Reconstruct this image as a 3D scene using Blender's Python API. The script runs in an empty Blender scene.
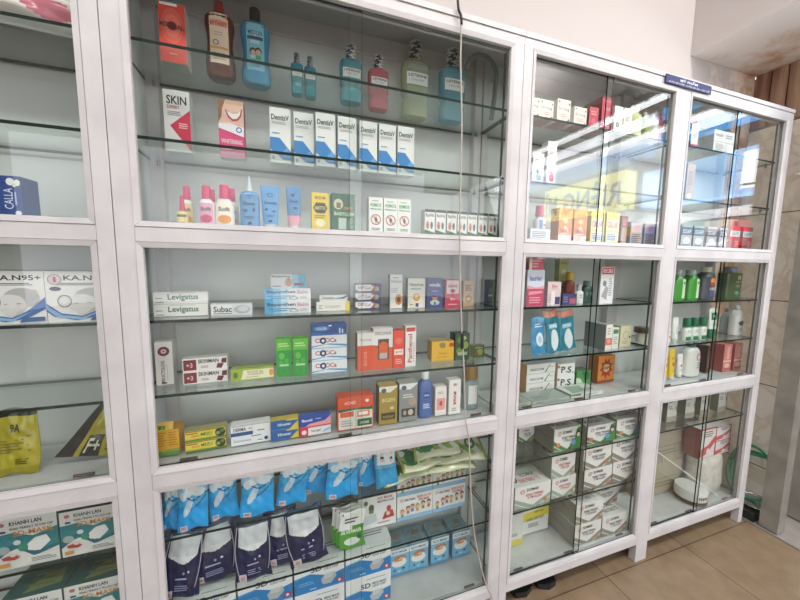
import bpy, math, random
from mathutils import Vector, Matrix
random.seed(7)
PI = math.pi
SC = bpy.context.scene
COL = SC.collection

# ---------------------------------------------------------------- materials
MATS = {}
def lin(c):
    return tuple(((v/255)/12.92 if v/255 <= .04045 else ((v/255+.055)/1.055)**2.4) for v in c)
def hexrgb(h): return tuple(int(h[i:i+2], 16) for i in (0, 2, 4))
def pm(h, rough=.45, metal=0., spec=.5):
    """printed card / plastic of one colour"""
    key = ('p', h, rough, metal, spec)
    if key in MATS: return MATS[key]
    m = bpy.data.materials.new('plain_' + h); m.use_nodes = True
    b = m.node_tree.nodes['Principled BSDF']
    b.inputs['Base Color'].default_value = (*lin(hexrgb(h)), 1)
    b.inputs['Roughness'].default_value = rough
    b.inputs['Metallic'].default_value = metal
    b.inputs['Specular IOR Level'].default_value = spec
    MATS[key] = m
    return m
def noisy(name, h1, h2, scale=6, rough=.5, detail=6, lo=.35, hi=.65, bump=0., metal=0, stretch=(1, 1, 1)):
    if name in MATS: return MATS[name]
    m = bpy.data.materials.new(name); m.use_nodes = True
    nt = m.node_tree; b = nt.nodes['Principled BSDF']
    tc = nt.nodes.new('ShaderNodeTexCoord'); mp = nt.nodes.new('ShaderNodeMapping')
    mp.inputs['Scale'].default_value = stretch
    nz = nt.nodes.new('ShaderNodeTexNoise'); nz.inputs['Scale'].default_value = scale; nz.inputs['Detail'].default_value = detail
    cr = nt.nodes.new('ShaderNodeValToRGB')
    cr.color_ramp.elements[0].position = lo; cr.color_ramp.elements[0].color = (*lin(hexrgb(h1)), 1)
    cr.color_ramp.elements[1].position = hi; cr.color_ramp.elements[1].color = (*lin(hexrgb(h2)), 1)
    geo = nt.nodes.new('ShaderNodeNewGeometry')
    nt.links.new(geo.outputs['Position'], mp.inputs[0]); nt.links.new(mp.outputs[0], nz.inputs['Vector'])
    nt.links.new(nz.outputs['Fac'], cr.inputs[0]); nt.links.new(cr.outputs[0], b.inputs['Base Color'])
    b.inputs['Roughness'].default_value = rough; b.inputs['Metallic'].default_value = metal
    if bump:
        bp = nt.nodes.new('ShaderNodeBump'); bp.inputs['Strength'].default_value = bump; bp.inputs['Distance'].default_value = .004
        nt.links.new(nz.outputs['Fac'], bp.inputs['Height']); nt.links.new(bp.outputs[0], b.inputs['Normal'])
    MATS[name] = m
    return m
def glass(name, tint, ior=1.45, gain=1.0, rough=0.):
    """sheet glass: tinted see-through plus a Fresnel mirror reflection"""
    if name in MATS: return MATS[name]
    m = bpy.data.materials.new(name); m.use_nodes = True
    nt = m.node_tree; nt.nodes.remove(nt.nodes['Principled BSDF']); out = nt.nodes['Material Output']
    tr = nt.nodes.new('ShaderNodeBsdfTransparent'); tr.inputs[0].default_value = (*tint, 1)
    gl = nt.nodes.new('ShaderNodeBsdfGlossy'); gl.inputs['Roughness'].default_value = rough
    gl.inputs[0].default_value = (1, 1, 1, 1)
    lw = nt.nodes.new('ShaderNodeLayerWeight'); lw.inputs['Blend'].default_value = .5       # Schlick's formula, alike on both faces of the sheet
    fr = nt.nodes.new('ShaderNodeMath'); fr.operation = 'POWER'; fr.inputs[1].default_value = 5; nt.links.new(lw.outputs['Facing'], fr.inputs[0])
    f0 = ((ior-1)/(ior+1))**2
    mt = nt.nodes.new('ShaderNodeMath'); mt.operation = 'MULTIPLY_ADD'; mt.inputs[1].default_value = (1-f0)*gain; mt.inputs[2].default_value = f0*gain
    mx = nt.nodes.new('ShaderNodeMixShader')
    nt.links.new(fr.outputs[0], mt.inputs[0]); nt.links.new(mt.outputs[0], mx.inputs[0])
    nt.links.new(tr.outputs[0], mx.inputs[1]); nt.links.new(gl.outputs[0], mx.inputs[2]); nt.links.new(mx.outputs[0], out.inputs[0])
    MATS[name] = m
    return m
def liquid(h, clear=.45):
    """coloured see-through plastic bottle"""
    key = ('liq', h, clear)
    if key in MATS: return MATS[key]
    m = bpy.data.materials.new('clear_plastic_' + h); m.use_nodes = True
    nt = m.node_tree; b = nt.nodes['Principled BSDF']; out = nt.nodes['Material Output']
    c = lin(hexrgb(h))
    b.inputs['Base Color'].default_value = (*c, 1); b.inputs['Roughness'].default_value = .12
    tr = nt.nodes.new('ShaderNodeBsdfTransparent')
    tr.inputs[0].default_value = (*[min(1, v**.45) for v in c], 1)
    mx = nt.nodes.new('ShaderNodeMixShader'); mx.inputs[0].default_value = clear
    nt.links.new(b.outputs[0], mx.inputs[1]); nt.links.new(tr.outputs[0], mx.inputs[2]); nt.links.new(mx.outputs[0], out.inputs[0])
    MATS[key] = m
    return m
def glow_mat(h, s):  # emissive colour, for lamps and for surfaces given their own glow
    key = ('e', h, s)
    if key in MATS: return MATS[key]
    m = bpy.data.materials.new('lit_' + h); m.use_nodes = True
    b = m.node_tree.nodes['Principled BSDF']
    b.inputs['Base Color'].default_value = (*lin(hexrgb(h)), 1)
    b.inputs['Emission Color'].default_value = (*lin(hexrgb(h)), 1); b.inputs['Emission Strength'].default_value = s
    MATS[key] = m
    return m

# ---------------------------------------------------------------- mesh builder
TXT = {}
def glyphs(s, bold):
    k = (s, bold)
    if k not in TXT:
        c = bpy.data.curves.new('lettering', 'FONT'); c.body = s; c.resolution_u = 2
        if bold: c.offset = .022
        c.size = 1
        o = bpy.data.objects.new('lettering', c); COL.objects.link(o)
        bpy.context.view_layer.update()
        me = o.evaluated_get(bpy.context.evaluated_depsgraph_get()).to_mesh()
        V = [(v.co.x, v.co.y) for v in me.vertices]; F = [tuple(p.vertices) for p in me.polygons]
        bpy.data.objects.remove(o); bpy.data.curves.remove(c)
        if V:
            x0, x1 = min(a for a, b in V), max(a for a, b in V); y0, y1 = min(b for a, b in V), max(b for a, b in V)
            V = [((a-x0)/(x1-x0+1e-6), (b-y0)/(y1-y0+1e-6)) for a, b in V]
        TXT[k] = (V, F)
    return TXT[k]
class MB:
    def __init__(s): s.v = []; s.f = []; s.m = []; s.sm = []; s.mats = []
    def mi(s, m):
        if isinstance(m, str): m = pm(m)
        if m not in s.mats: s.mats.append(m)
        return s.mats.index(m)
    def add(s, V, F, m, smooth=False):
        n = len(s.v); s.v += [tuple(a) for a in V]; i = s.mi(m)
        for f in F: s.f.append(tuple(n+a for a in f)); s.m.append(i); s.sm.append(smooth)
    def box(s, x0, y0, z0, x1, y1, z1, m, front=None, left=None, right=None, top=None, bottom=None, back=None):
        V = [(x0,y0,z0),(x1,y0,z0),(x1,y1,z0),(x0,y1,z0),(x0,y0,z1),(x1,y0,z1),(x1,y1,z1),(x0,y1,z1)]
        for f, mm in (((0,1,5,4), front), ((3,0,4,7), left), ((1,2,6,5), right), ((4,5,6,7), top), ((3,2,1,0), bottom), ((2,3,7,6), back)):
            n = len(s.v); s.v += [V[a] for a in f]; s.f.append((n,n+1,n+2,n+3)); s.m.append(s.mi(mm or m)); s.sm.append(False)
    def solid(s, P, Q, m):
        """prism between two matching outlines"""
        n = len(P)
        s.add(list(P)+list(Q), [tuple(range(n))[::-1], tuple(range(n, 2*n))] + [(i, (i+1) % n, n+(i+1) % n, n+i) for i in range(n)], m)
    def loft(s, secs, m, seg=28, n=2., cx=0, cy=0, caps=True):
        """secs: (z, rx, ry); superellipse rings of exponent n"""
        V = []
        for (z, rx, ry) in secs:
            for k in range(seg):
                t = 2*PI*k/seg; c, q = math.cos(t), math.sin(t)
                V.append((cx+rx*abs(c)**(2/n)*(1 if c >= 0 else -1), cy+ry*abs(q)**(2/n)*(1 if q >= 0 else -1), z))
        F = []
        for j in range(len(secs)-1):
            for k in range(seg):
                F.append((j*seg+k, j*seg+(k+1) % seg, (j+1)*seg+(k+1) % seg, (j+1)*seg+k))
        s.add(V, F, m, True)
        if caps:
            b = len(secs)-1
            s.add(V[:seg], [tuple(range(seg))[::-1]], m); s.add(V[b*seg:], [tuple(range(seg))], m)
    def tube(s, pts, r, m, seg=10, closed=False):
        pts = [Vector(p) for p in pts]; V = []; N = len(pts); up = Vector((0, 0, 1)); prev = None
        for i, p in enumerate(pts):
            if closed: d = pts[(i+1) % N]-pts[i-1]
            else: d = pts[min(i+1, N-1)]-pts[max(i-1, 0)]
            d.normalize()
            a = prev if prev else (d.cross(up) if abs(d.z) < .95 else d.cross(Vector((1, 0, 0))))
            a = (a-d*a.dot(d)).normalized(); b = d.cross(a); prev = a
            for k in range(seg):
                t = 2*PI*k/seg; V.append(p+a*math.cos(t)*r+b*math.sin(t)*r)
        F = []
        for j in range(N if closed else N-1):
            for k in range(seg):
                j2 = (j+1) % N; F.append((j*seg+k, j*seg+(k+1) % seg, j2*seg+(k+1) % seg, j2*seg+k))
        if not closed: F += [tuple(range(seg))[::-1], tuple(range((N-1)*seg, N*seg))]
        s.add(V, F, m, True)
    def art(s, ops, mp, step=.0002, strips=1, off=.0002, pmat=pm):
        for op in ops:
            k = op[0]
            if k == 'r':
                _, a, b, c, d, h = op; V = []; F = []
                for i in range(strips+1):
                    u = a+(c-a)*i/strips; V += [mp(u, b, off), mp(u, d, off)]
                for i in range(strips): F.append((2*i, 2*i+2, 2*i+3, 2*i+1))
                s.add(V, F, pmat(h))
            elif k == 'p':
                s.add([mp(u, v, off) for u, v in op[1]], [tuple(range(len(op[1])))], pmat(op[2]))
            elif k == 'o':
                _, cu, cv, ru, rv, h = op
                V = [mp(cu, cv, off)]+[mp(cu+ru*math.cos(t*PI/12), cv+rv*math.sin(t*PI/12), off) for t in range(24)]
                s.add(V, [(0, 1+i, 1+(i+1) % 24) for i in range(24)], pmat(h))
            elif k == 'ring':
                _, cu, cv, ru, rv, th, h = op
                V = [mp(cu+ru*q*math.cos(t*PI/12), cv+rv*q*math.sin(t*PI/12), off) for q in (1, 1-th) for t in range(24)]
                s.add(V, [(i, (i+1) % 24, 24+(i+1) % 24, 24+i) for i in range(24)], pmat(h))
            elif k == 'l':
                _, a, b, c, d, n, h = op; rr = random.Random(int(a*97+b*31+n))
                for i in range(n):
                    y = d-(d-b)*(i+.25)/n; hh = (d-b)/n*.45; L = a+(c-a)*(rr.uniform(.7, 1))
                    s.add([mp(a, y-hh, off), mp(L, y-hh, off), mp(L, y, off), mp(a, y, off)], [(0, 1, 2, 3)], pmat(h))
            elif k == 't':
                _, txt, a, b, c, d, h = op[:7]; bold = 'b' in op[7:]; rot = 'v' in op[7:]; mir = 'm' in op[7:]
                V, F = glyphs(txt, bold)
                if rot: V = [(1-y, x) for x, y in V]
                if mir: V = [(1-x, y) for x, y in V]
                s.add([mp(a+(c-a)*x, b+(d-b)*y, off) for x, y in V], F, pmat(h))
            off += step
    def mesh(s, name):
        me = bpy.data.meshes.new(name); me.from_pydata(s.v, [], s.f)
        for m in s.mats: me.materials.append(m)
        me.polygons.foreach_set('material_index', s.m); me.polygons.foreach_set('use_smooth', s.sm); me.update()
        return me
    def build(s, name, parent=None, **kw):
        o = bpy.data.objects.new(name, s.mesh(name)); COL.objects.link(o)
        if parent: o.parent = parent
        for k, v in kw.items(): o[k] = v
        return o
def empty(name, loc, rz=0., **kw):
    o = bpy.data.objects.new(name, None); COL.objects.link(o); o.location = loc; o.rotation_euler = (0, 0, rz)
    o.empty_display_size = .05
    for k, v in kw.items():
        if v is not None: o[k] = v
    return o
# ---------------------------------------------------------------- what is printed on each kind of pack
# unit coordinates on the front face; c front, s sides, t top, b bottom
W, K, N = 'e9e8e4', '1c1c20', '1d2f6b'
D = {}
D['mediral'] = dict(c='d8402f', s='c9bdb8', t='e0e0dc', b='b9bcb8', art=[('o', .5, .62, .42, .3, 'e05a45'), ('o', .5, .62, .3, .2, 'e8735f'), ('r', .06, .95, .72, .995, 'f0f0f0'), ('o', .5, .62, .19, .075, '7c1f1c'), ('t', 'MEDI', .04, .59, .36, .67, K, 'b'), ('t', 'OR', .39, .58, .62, .66, '2a1414', 'b'), ('t', 'AL', .68, .57, .95, .65, K, 'b'), ('l', .35, .13, .68, .16, 1, 'f0c0b8')])
D['skin'] = dict(c='dedddA'.lower(), s='c9cccb', t=W, b='c4c8c8', art=[('t', 'SKIN', .12, .77, .88, .91, K, 'b'), ('t', 'EXPERT', .14, .7, .6, .75, 'b03048', 'b'), ('l', .14, .58, .7, .66, 3, '8a8a8a'), ('p', [(.22, .42), (1, .7), (1, .02)], 'c92848'), ('l', .55, .38, .9, .48, 3, 'f0c8cc')])
D['smile'] = dict(c='d8447c', s='a83a62', t=W, b='c890a8', art=[('r', 0, .5, 1, 1, 'e6c0ae'), ('p', [(0, 1), (.3, 1), (.16, .85), (.12, .7), (0, .6)], '9a6a48'), ('r', .3, .93, 1, 1, 'd8a890'), ('p', [(.26, .84), (.5, .78), (.76, .8), (.96, .88), (.9, .74), (.76, .66), (.56, .64), (.38, .7)], 'c04858'), ('p', [(.33, .81), (.55, .775), (.76, .79), (.9, .85), (.84, .75), (.72, .69), (.56, .68), (.42, .73)], 'f8f5f2'), ('p', [(.3, .56), (.5, .6), (.9, .58), (.7, .54)], 'd0a08c'), ('p', [(0, .5), (1, .38), (1, .54), (.5, .6), (0, .58)], 'e8e4e6'), ('ring', .8, .5, .12, .05, .4, '3a62b0'), ('t', 'WHITENING', .08, .24, .92, .32, 'f0dce4', 'b'), ('r', 0, .04, 1, .1, 'e8a8c4'), ('l', .1, .12, .7, .2, 2, 'f0c0d4')])
D['dent'] = dict(c='e9e9e6', s='c6cace', t=W, b='c2c6c8', art=[('t', 'DentisV', .08, .78, .92, .88, '20242c', 'b'), ('l', .1, .7, .85, .75, 2, 'a0a4a8'), ('p', [(0, .46), (.45, .46), (1, .22), (1, .06), (.62, .06), (0, .24)], '3d86c6'), ('p', [(.6, .2), (.8, .3), (.98, .18), (.98, .1), (.6, .1)], '6aa6d8'), ('r', .08, .06, .2, .12, '8a9aa8'), ('l', .1, .52, .5, .56, 1, '6aa0c8')])
D['yhex'] = dict(c='e4c528', s='b89a20', t='e4c528', art=[('p', [(.08, .6), (.25, .74), (.75, .74), (.92, .6), (.75, .46), (.25, .46)], '20201c'), ('t', 'NATTO', .2, .55, .8, .65, 'e8d060', 'b'), ('t', 'ENZYM', .2, .83, .8, .9, '605010', 'b'), ('o', .5, .2, .28, .1, 'e8e0c0'), ('l', .15, .32, .85, .42, 2, '806a18')])
D['sanyt'] = dict(c='1e5a36', s='184828', t='1e5a36', art=[('o', .28, .72, .2, .14, 'c8c4a0'), ('r', .2, .62, .38, .76, '6a6040'), ('t', 'BABYLUM', .1, .42, .95, .52, 'c8d8b0', 'b'), ('t', 'SIRO', .5, .58, .92, .66, 'c87838', 'b'), ('r', .28, .06, .62, .36, 'b8c8b8'), ('l', .7, .08, .95, .35, 5, '88a890')])
D['mosq'] = dict(c='e6e6e0', s='c6c8c4', t=W, art=[('l', .2, .88, .8, .92, 1, '707070'), ('t', 'REMOS', .12, .74, .88, .84, '2e9a50', 'b'), ('t', 'khang muoi', .1, .64, .9, .71, '2e8a50', 'b'), ('ring', .5, .38, .36, .15, .16, 'c03028'), ('o', .5, .38, .1, .05, '303030'), ('r', .48, .28, .52, .48, '303030'), ('p', [(.26, .48), (.3, .5), (.74, .28), (.7, .26)], 'c03028'), ('l', .2, .08, .8, .16, 2, '808080')])
D['smallw'] = dict(c='e2e0da', s='c0c0ba', t='3c4040', art=[('r', 0, .9, 1, 1, '404448'), ('t', 'RoVit', .1, .72, .9, .84, '505458', 'b'), ('p', [(0, 0), (1, 0), (1, .12), (0, .24)], '3a6a40'), ('o', .28, .42, .16, .14, 'd08a7a'), ('o', .68, .4, .12, .14, '506878'), ('r', .2, .26, .36, .42, 'c06058')])
D['levig'] = dict(c='ecebe6', s='d2d0cc', t='f2f2ee', art=[('t', 'Levigatus', .26, .22, .82, .82, '1f6a3c', 'b'), ('l', .04, .4, .18, .55, 1, '808080'), ('l', .04, .1, .22, .2, 1, '3a7a50'), ('l', .3, .88, .95, .95, 1, 'a0a0a0'), ('r', 0, 0, 1, .03, 'a8a8a4')])
D['subac'] = dict(c='d8dadd', s='b8babd', t='e0e2e4', art=[('r', .02, .1, .5, .9, 'e8e8e8'), ('t', 'Subac', .06, .28, .5, .8, '3a3c48', 'b'), ('r', .06, .14, .5, .2, '3a4a80'), ('o', .75, .5, .2, .36, 'b0b4ba'), ('o', .78, .55, .13, .24, 'd0d4d8')])
D['bepan'] = dict(c='e6e8ea', s='60b0d0', t='dde6ea', art=[('r', 0, 0, .18, 1, '4aa6d2'), ('r', .18, 0, .34, 1, '86c4de'), ('r', .34, 0, .5, 1, 'bcdde8'), ('t', 'Bepanthen', .05, .52, .66, .86, '2a3c70', 'b'), ('t', 'Balm', .7, .55, .95, .86, 'd8a0b0', 'b'), ('r', .06, .36, .66, .41, '3060a0'), ('l', .14, .15, .5, .3, 1, '4070b0'), ('ring', .62, .22, .1, .12, .3, 'a0a0a8'), ('l', .76, .15, .95, .4, 2, 'c0b8c0')])
D['bebe'] = dict(c='e6e8ea', s='c0d0d8', t='eef0f0', art=[('r', .6, 0, 1, 1, '9accde'), ('r', .78, 0, 1, 1, '5fb2d4'), ('t', 'Bebepanthen', .03, .74, .56, .92, '303848', 'b'), ('o', .5, .42, .1, .28, 'd8a888'), ('o', .5, .62, .06, .14, 'c89878'), ('r', .66, .2, .94, .38, 'b05070'), ('l', .05, .1, .35, .2, 1, '404858')])
D['ywt'] = dict(c='ebe9e0', s='d8d6cc', t='f0eee6', art=[('r', .86, 0, 1, 1, 'e4cf5a'), ('t', 'cream', .25, .35, .7, .6, 'c0a898'), ('l', .06, .2, .18, .7, 3, 'a0a090')])
D['dks'] = dict(c='e8e8e8', s='c8c8cc', t='e2e2e4', art=[('t', 'Dermatix', .1, .4, .5, .75, '8a5a48', 'b'), ('p', [(.5, .5), (.8, .6), (1, .95), (1, .7), (.85, .4)], '2a3c70')])
D['triple'] = dict(c='22305e', s='1c2850', t='2a3868', art=[('p', [(.02, .35), (.02, .9), (.6, .92), (.72, .6), (.6, .15), (.15, .12)], 'e6e6e6'), ('t', 'DEP', .12, .42, .34, .78, 'a0401c', 'b'), ('t', 'Gel', .36, .35, .6, .7, '9a3a50'), ('o', .82, .4, .1, .28, '9aa890'), ('p', [(.62, .8), (.74, .55), (.66, .2), (.76, .2), (.82, .6), (.7, .85)], 'c86040')])
D['sunfl'] = dict(c='e8e6e2', s='2c3c70', t='34427a', art=[('t', 'HelaCare', .1, .76, .92, .84, '405080'), ('l', .2, .88, .8, .92, 1, '808080'), ('o', .7, .26, .28, .16, 'd08030'), ('o', .7, .26, .14, .08, '6a3c20'), ('l', .1, .45, .7, .6, 3, 'b0b0b0')])
D['whblue'] = dict(c='eae6d8', s='28325c', t='e8e4d8', art=[('t', 'Nutricia', .1, .74, .9, .84, '2c4a90', 'b'), ('o', .5, .36, .2, .13, 'dba040'), ('o', .5, .38, .1, .07, 'e8d090'), ('l', .15, .6, .85, .68, 1, '6080a0'), ('r', .45, .04, .62, .16, '304080'), ('l', .1, .08, .4, .14, 1, 'a09060')])
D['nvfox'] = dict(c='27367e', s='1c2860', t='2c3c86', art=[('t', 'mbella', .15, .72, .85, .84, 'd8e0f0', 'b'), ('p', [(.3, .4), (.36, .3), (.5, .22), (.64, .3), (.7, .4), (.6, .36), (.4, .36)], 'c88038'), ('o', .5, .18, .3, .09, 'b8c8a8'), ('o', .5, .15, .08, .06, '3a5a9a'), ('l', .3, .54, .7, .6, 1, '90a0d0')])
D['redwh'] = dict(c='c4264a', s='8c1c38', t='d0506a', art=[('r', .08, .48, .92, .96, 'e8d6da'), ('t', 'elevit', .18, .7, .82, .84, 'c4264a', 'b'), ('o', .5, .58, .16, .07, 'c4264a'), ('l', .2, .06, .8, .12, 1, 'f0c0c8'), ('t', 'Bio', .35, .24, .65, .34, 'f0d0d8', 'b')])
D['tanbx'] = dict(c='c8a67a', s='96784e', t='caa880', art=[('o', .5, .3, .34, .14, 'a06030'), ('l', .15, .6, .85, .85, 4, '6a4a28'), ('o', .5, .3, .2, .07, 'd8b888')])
D['nvgr'] = dict(c='243464', s='243464', t='243464', art=[('r', .62, 0, 1, 1, '5c8a3c'), ('ring', .3, .55, .2, .1, .4, '8098b8'), ('r', 0, .3, .6, .38, 'c8d0d8')])
D['procto'] = dict(c='e6e2dc', s='cfcac6', t='dcd8d2', art=[('o', .5, .78, .34, .11, '7c2030'), ('ring', .5, .78, .16, .05, .6, 'd8c0c0'), ('t', 'PROCTOLOG', .3, .06, .52, .56, '6c3038', 'b', 'v'), ('l', .62, .1, .68, .5, 9, 'a0a0a0'), ('r', .3, .03, .6, .06, '303030')])
D['skinman'] = dict(c='e8e6e2', s='c8c4c0', t='dcdad6', art=[('r', .02, .08, .3, .9, '7c1e2c'), ('t', 'SKINMAN', .34, .58, .8, .9, '282828', 'b'), ('t', '+3', .08, .3, .22, .66, 'e0c0c0', 'b'), ('p', [(.74, .15), (.86, .08), (.92, .45), (.78, .5)], '6c1c28'), ('p', [(.86, .5), (.98, .5), (.99, .9), (.88, .88)], '6c1c28'), ('l', .4, .2, .6, .4, 2, 'a09090')])
D['yoosun'] = dict(c='9cb43a', s='88a030', t='8ca43c', art=[('p', [(.22, .1), (.28, .85), (.99, .85), (.99, .1)], 'eae6c4'), ('t', 'YOOSUN', .36, .4, .74, .78, 'a8a070', 'b'), ('o', .94, .5, .05, .3, 'e09838'), ('l', .34, .2, .7, .32, 1, 'b0a880'), ('o', .1, .5, .05, .25, '5c7c28')])
D['green'] = dict(c='2c9a3c', s='1e7a30', t='58b83c', art=[('r', 0, .7, 1, 1, '62bc3c'), ('l', .15, .78, .85, .9, 2, 'c8e8a0'), ('o', .35, .55, .18, .09, '60c048'), ('o', .66, .42, .14, .07, '4cb044'), ('o', .3, .38, .12, .06, '50b448'), ('r', .2, .28, .8, .34, 'a8e0a0'), ('ring', .5, .16, .26, .09, .2, '48a848')])
D['cotri'] = dict(c='e8eaec', s='3a4048', t='dde4ea', art=[('t', 'CloCiCa', .1, .45, .7, .8, 'b03040', 'b'), ('o', .32, .6, .09, .26, '243c6c'), ('o', .32, .6, .04, .12, 'e8eaec'), ('p', [(0, .1), (.4, .3), (1, .1), (1, .25), (.5, .36), (0, .2)], '4a9ac8'), ('r', 0, 0, 1, .06, '8ab8d8')])
D['cotrib'] = dict(c='1e4a8c', s='183c74', t='2a58a0', art=[('o', .28, .6, .22, .22, '5080b8'), ('t', 'COCIB', .14, .5, .42, .7, 'c8d8e8', 'b'), ('p', [(0, 0), (1, 0), (1, .2), (.5, .12), (0, .3)], '2c64ac'), ('r', .78, .15, .82, .6, 'c8d4e4'), ('r', .86, .15, .9, .5, 'c8d4e4'), ('o', .52, .84, .05, .06, 'e8e8e8')])
D['orangeA'] = dict(c='d8532c', s='9a3c24', t=W, art=[('r', 0, .66, 1, 1, 'e2dfda'), ('t', 'hermal', .15, .78, .85, .86, '909090'), ('t', 'ecos', .4, .12, .6, .5, 'f0a890', 'v')])
D['orangeB'] = dict(c='dd5a34', s='b84828', t=W, art=[('r', 0, .52, 1, 1, 'e8e4e0'), ('p', [(0, .52), (1, .52), (1, .38), (0, .6)], 'dd5a34'), ('r', .24, .24, .8, .74, '5a4a48'), ('o', .52, .52, .22, .16, 'd8602c'), ('r', .3, .4, .74, .64, 'd8602c'), ('r', .32, .26, .72, .4, 'b8b4b0'), ('t', 'DECUMAR', .08, .84, .92, .92, '707070')])
D['orangeC'] = dict(c='dd4a34', s='b03828', t='c8452c', art=[('r', .1, .35, .9, .5, 'f0e0d8'), ('t', 'gel', .2, .39, .8, .47, 'c04030'), ('o', .5, .72, .3, .09, 'e87058'), ('l', .2, .1, .8, .25, 3, 'f0b8a8')])
D['panth'] = dict(c='e8e4e0', s='c8c4c0', t='dedad6', art=[('t', 'Panthenol', .25, .1, .65, .8, 'b84838', 'v', 'b'), ('r', .1, .86, .9, .96, 'd05040'), ('l', .72, .1, .9, .6, 8, 'b0a8a0')])
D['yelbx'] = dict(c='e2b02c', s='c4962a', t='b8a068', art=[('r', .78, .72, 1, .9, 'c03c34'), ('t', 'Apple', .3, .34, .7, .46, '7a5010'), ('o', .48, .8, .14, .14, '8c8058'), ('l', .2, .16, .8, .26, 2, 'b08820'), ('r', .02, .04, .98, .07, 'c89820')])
D['grntall'] = dict(c='27502c', s='1a2e1c', t='1e3822', art=[('o', .4, .75, .25, .14, '5c8038'), ('o', .7, .55, .22, .14, '9aa848'), ('o', .3, .35, .22, .12, '788c34'), ('r', .2, .18, .85, .3, 'a8b898'), ('o', .6, .82, .16, .08, 'c4cc8c'), ('r', .42, .4, .6, .55, '181c18')])
D['smgrn'] = dict(c='586c34', s='a8a868', t='8c9058', art=[('o', .6, .45, .28, .26, 'b0a850'), ('t', 'balm', .2, .76, .85, .9, 'd0d0b0', 'b'), ('o', .35, .3, .15, .14, '8c6030')])
D['ybox'] = dict(c='dfa91c', s='c8921a', t='b88a30', art=[('r', 0, 0, 1, .16, '5a8a3c'), ('p', [(0, .16), (1, .16), (1, .28), (0, .2)], '8aa040'), ('l', .06, .36, .46, .94, 6, 'b87c14'), ('l', .54, .36, .96, .94, 6, 'b87c14')])
D['mezu'] = dict(c='e4cf4e', s='c8b040', t='9a9a60', art=[('r', 0, 0, 1, .2, '5c8a34'), ('p', [(0, .2), (.5, .2), (.8, .32), (0, .34)], 'd8c040'), ('t', 'MEZU', .38, .42, .66, .72, '3a7030', 'b'), ('r', .02, .7, .3, .8, 'b06820'), ('t', 'Derm', .16, .42, .34, .62, 'c05820', 'b'), ('o', .86, .55, .13, .42, '283018'), ('o', .8, .5, .05, .16, '88a060'), ('o', .91, .68, .05, .16, '5c7838'), ('r', 0, .92, 1, 1, '907028')])
D['derma'] = dict(c='e2e4e6', s='c0c4c8', t='d0d4d8', art=[('t', 'Dermovate', .06, .35, .5, .6, '505868'), ('o', .88, .4, .05, .2, '304050'), ('r', .5, .78, .75, .86, '303848'), ('l', .66, .2, .82, .4, 1, '606878')])
D['dermb'] = dict(c='e6e6e4', s='c8c8c8', t='dadada', art=[('r', 0, 0, .55, .32, '28508c'), ('t', 'DERMA', .06, .42, .38, .72, '303850', 'b'), ('t', 'AQ', .44, .45, .54, .7, '404860'), ('r', .02, .85, .98, .96, 'b0b4b8'), ('l', .66, .2, .9, .4, 1, '707880')])
D['hiru'] = dict(c='1f5a9c', s='184878', t='c4b040', art=[('p', [(.66, 0), (1, .8), (1, 0)], 'd8c440'), ('r', .55, .86, 1, 1, 'd8c440'), ('t', 'Hiruscar', .24, .4, .72, .7, 'e0e8f0', 'b'), ('p', [(0, 0), (.6, 0), (.5, .14), (0, .1)], '3a78b8')])
D['redw'] = dict(c='e4e2e0', s='c83038', t='d0cece', art=[('r', 0, 0, .26, 1, 'c8303c'), ('o', .13, .5, .08, .28, 'f0e0e0'), ('t', 'Scargel', .36, .35, .66, .7, '604858', 'b'), ('p', [(.7, .2), (1, .4), (1, .8), (.8, .6)], '9ac0dc')])
D['pinkb'] = dict(c='2448a0', s='1c3880', t='3058b0', art=[('p', [(.1, 0), (1, 0), (1, .95), (.8, .5), (.3, .36)], 'e29aa0'), ('t', 'Bactil', .08, .6, .4, .84, 'e8ecf8', 'b'), ('r', 0, 0, 1, .14, 'd04858'), ('l', .5, .7, .72, .84, 1, 'c0d0f0')])
D['acnes'] = dict(c='d9532f', s='c04a2c', t='d85a38', art=[('r', .02, .02, .98, .66, 'e2ddd4'), ('t', 'ACNES', .18, .78, .5, .88, 'f4d0b8', 'b'), ('p', [(.02, .66), (.98, .66), (.98, .56), (.5, .6), (.02, .56)], '3c5c40'), ('r', .06, .4, .44, .56, 'd9603c'), ('r', .54, .36, .9, .56, 'e0845c'), ('r', .58, .42, .84, .52, 'f0ece8'), ('r', .54, .08, .96, .3, '1f5a38'), ('t', 'ACNES', .62, .14, .88, .22, 'c8e0c8', 'b'), ('l', .08, .1, .44, .32, 3, 'b0a8a0'), ('o', .82, .86, .05, .05, 'e8e8e0'), ('r', .49, .02, .51, .66, 'b8b0a8')])
D['goldb'] = dict(c='a28b3c', s='6a5a28', t='b8a868', art=[('p', [(0, .98), (0, .86), (.6, .82), (1, .96), (1, .98)], 'e0dccc'), ('o', .25, .88, .14, .06, '506080'), ('t', 'BIGEN', .15, .58, .85, .68, 'd8cc98', 'b'), ('r', .12, .12, .88, .3, '3c3424'), ('t', 'colour', .2, .16, .8, .25, 'b8a870'), ('r', .6, .38, .8, .45, 'd0c8a8')])
D['goldb2'] = dict(D['goldb'])
D['silvb'] = dict(c='8c8e8c', s='5c6060', t='a8aaa8', art=[('p', [(0, .98), (0, .86), (.6, .82), (1, .96), (1, .98)], 'e0e0e0'), ('o', .25, .88, .14, .06, '506080'), ('l', .2, .6, .8, .72, 2, 'd8d8d8'), ('o', .72, .5, .22, .1, 'b09888'), ('r', .12, .12, .88, .34, '404040'), ('o', .3, .23, .08, .06, 'b8a898'), ('o', .62, .23, .14, .08, 'c8b8a8')])
D['silvb2'] = dict(D['silvb'])
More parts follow.
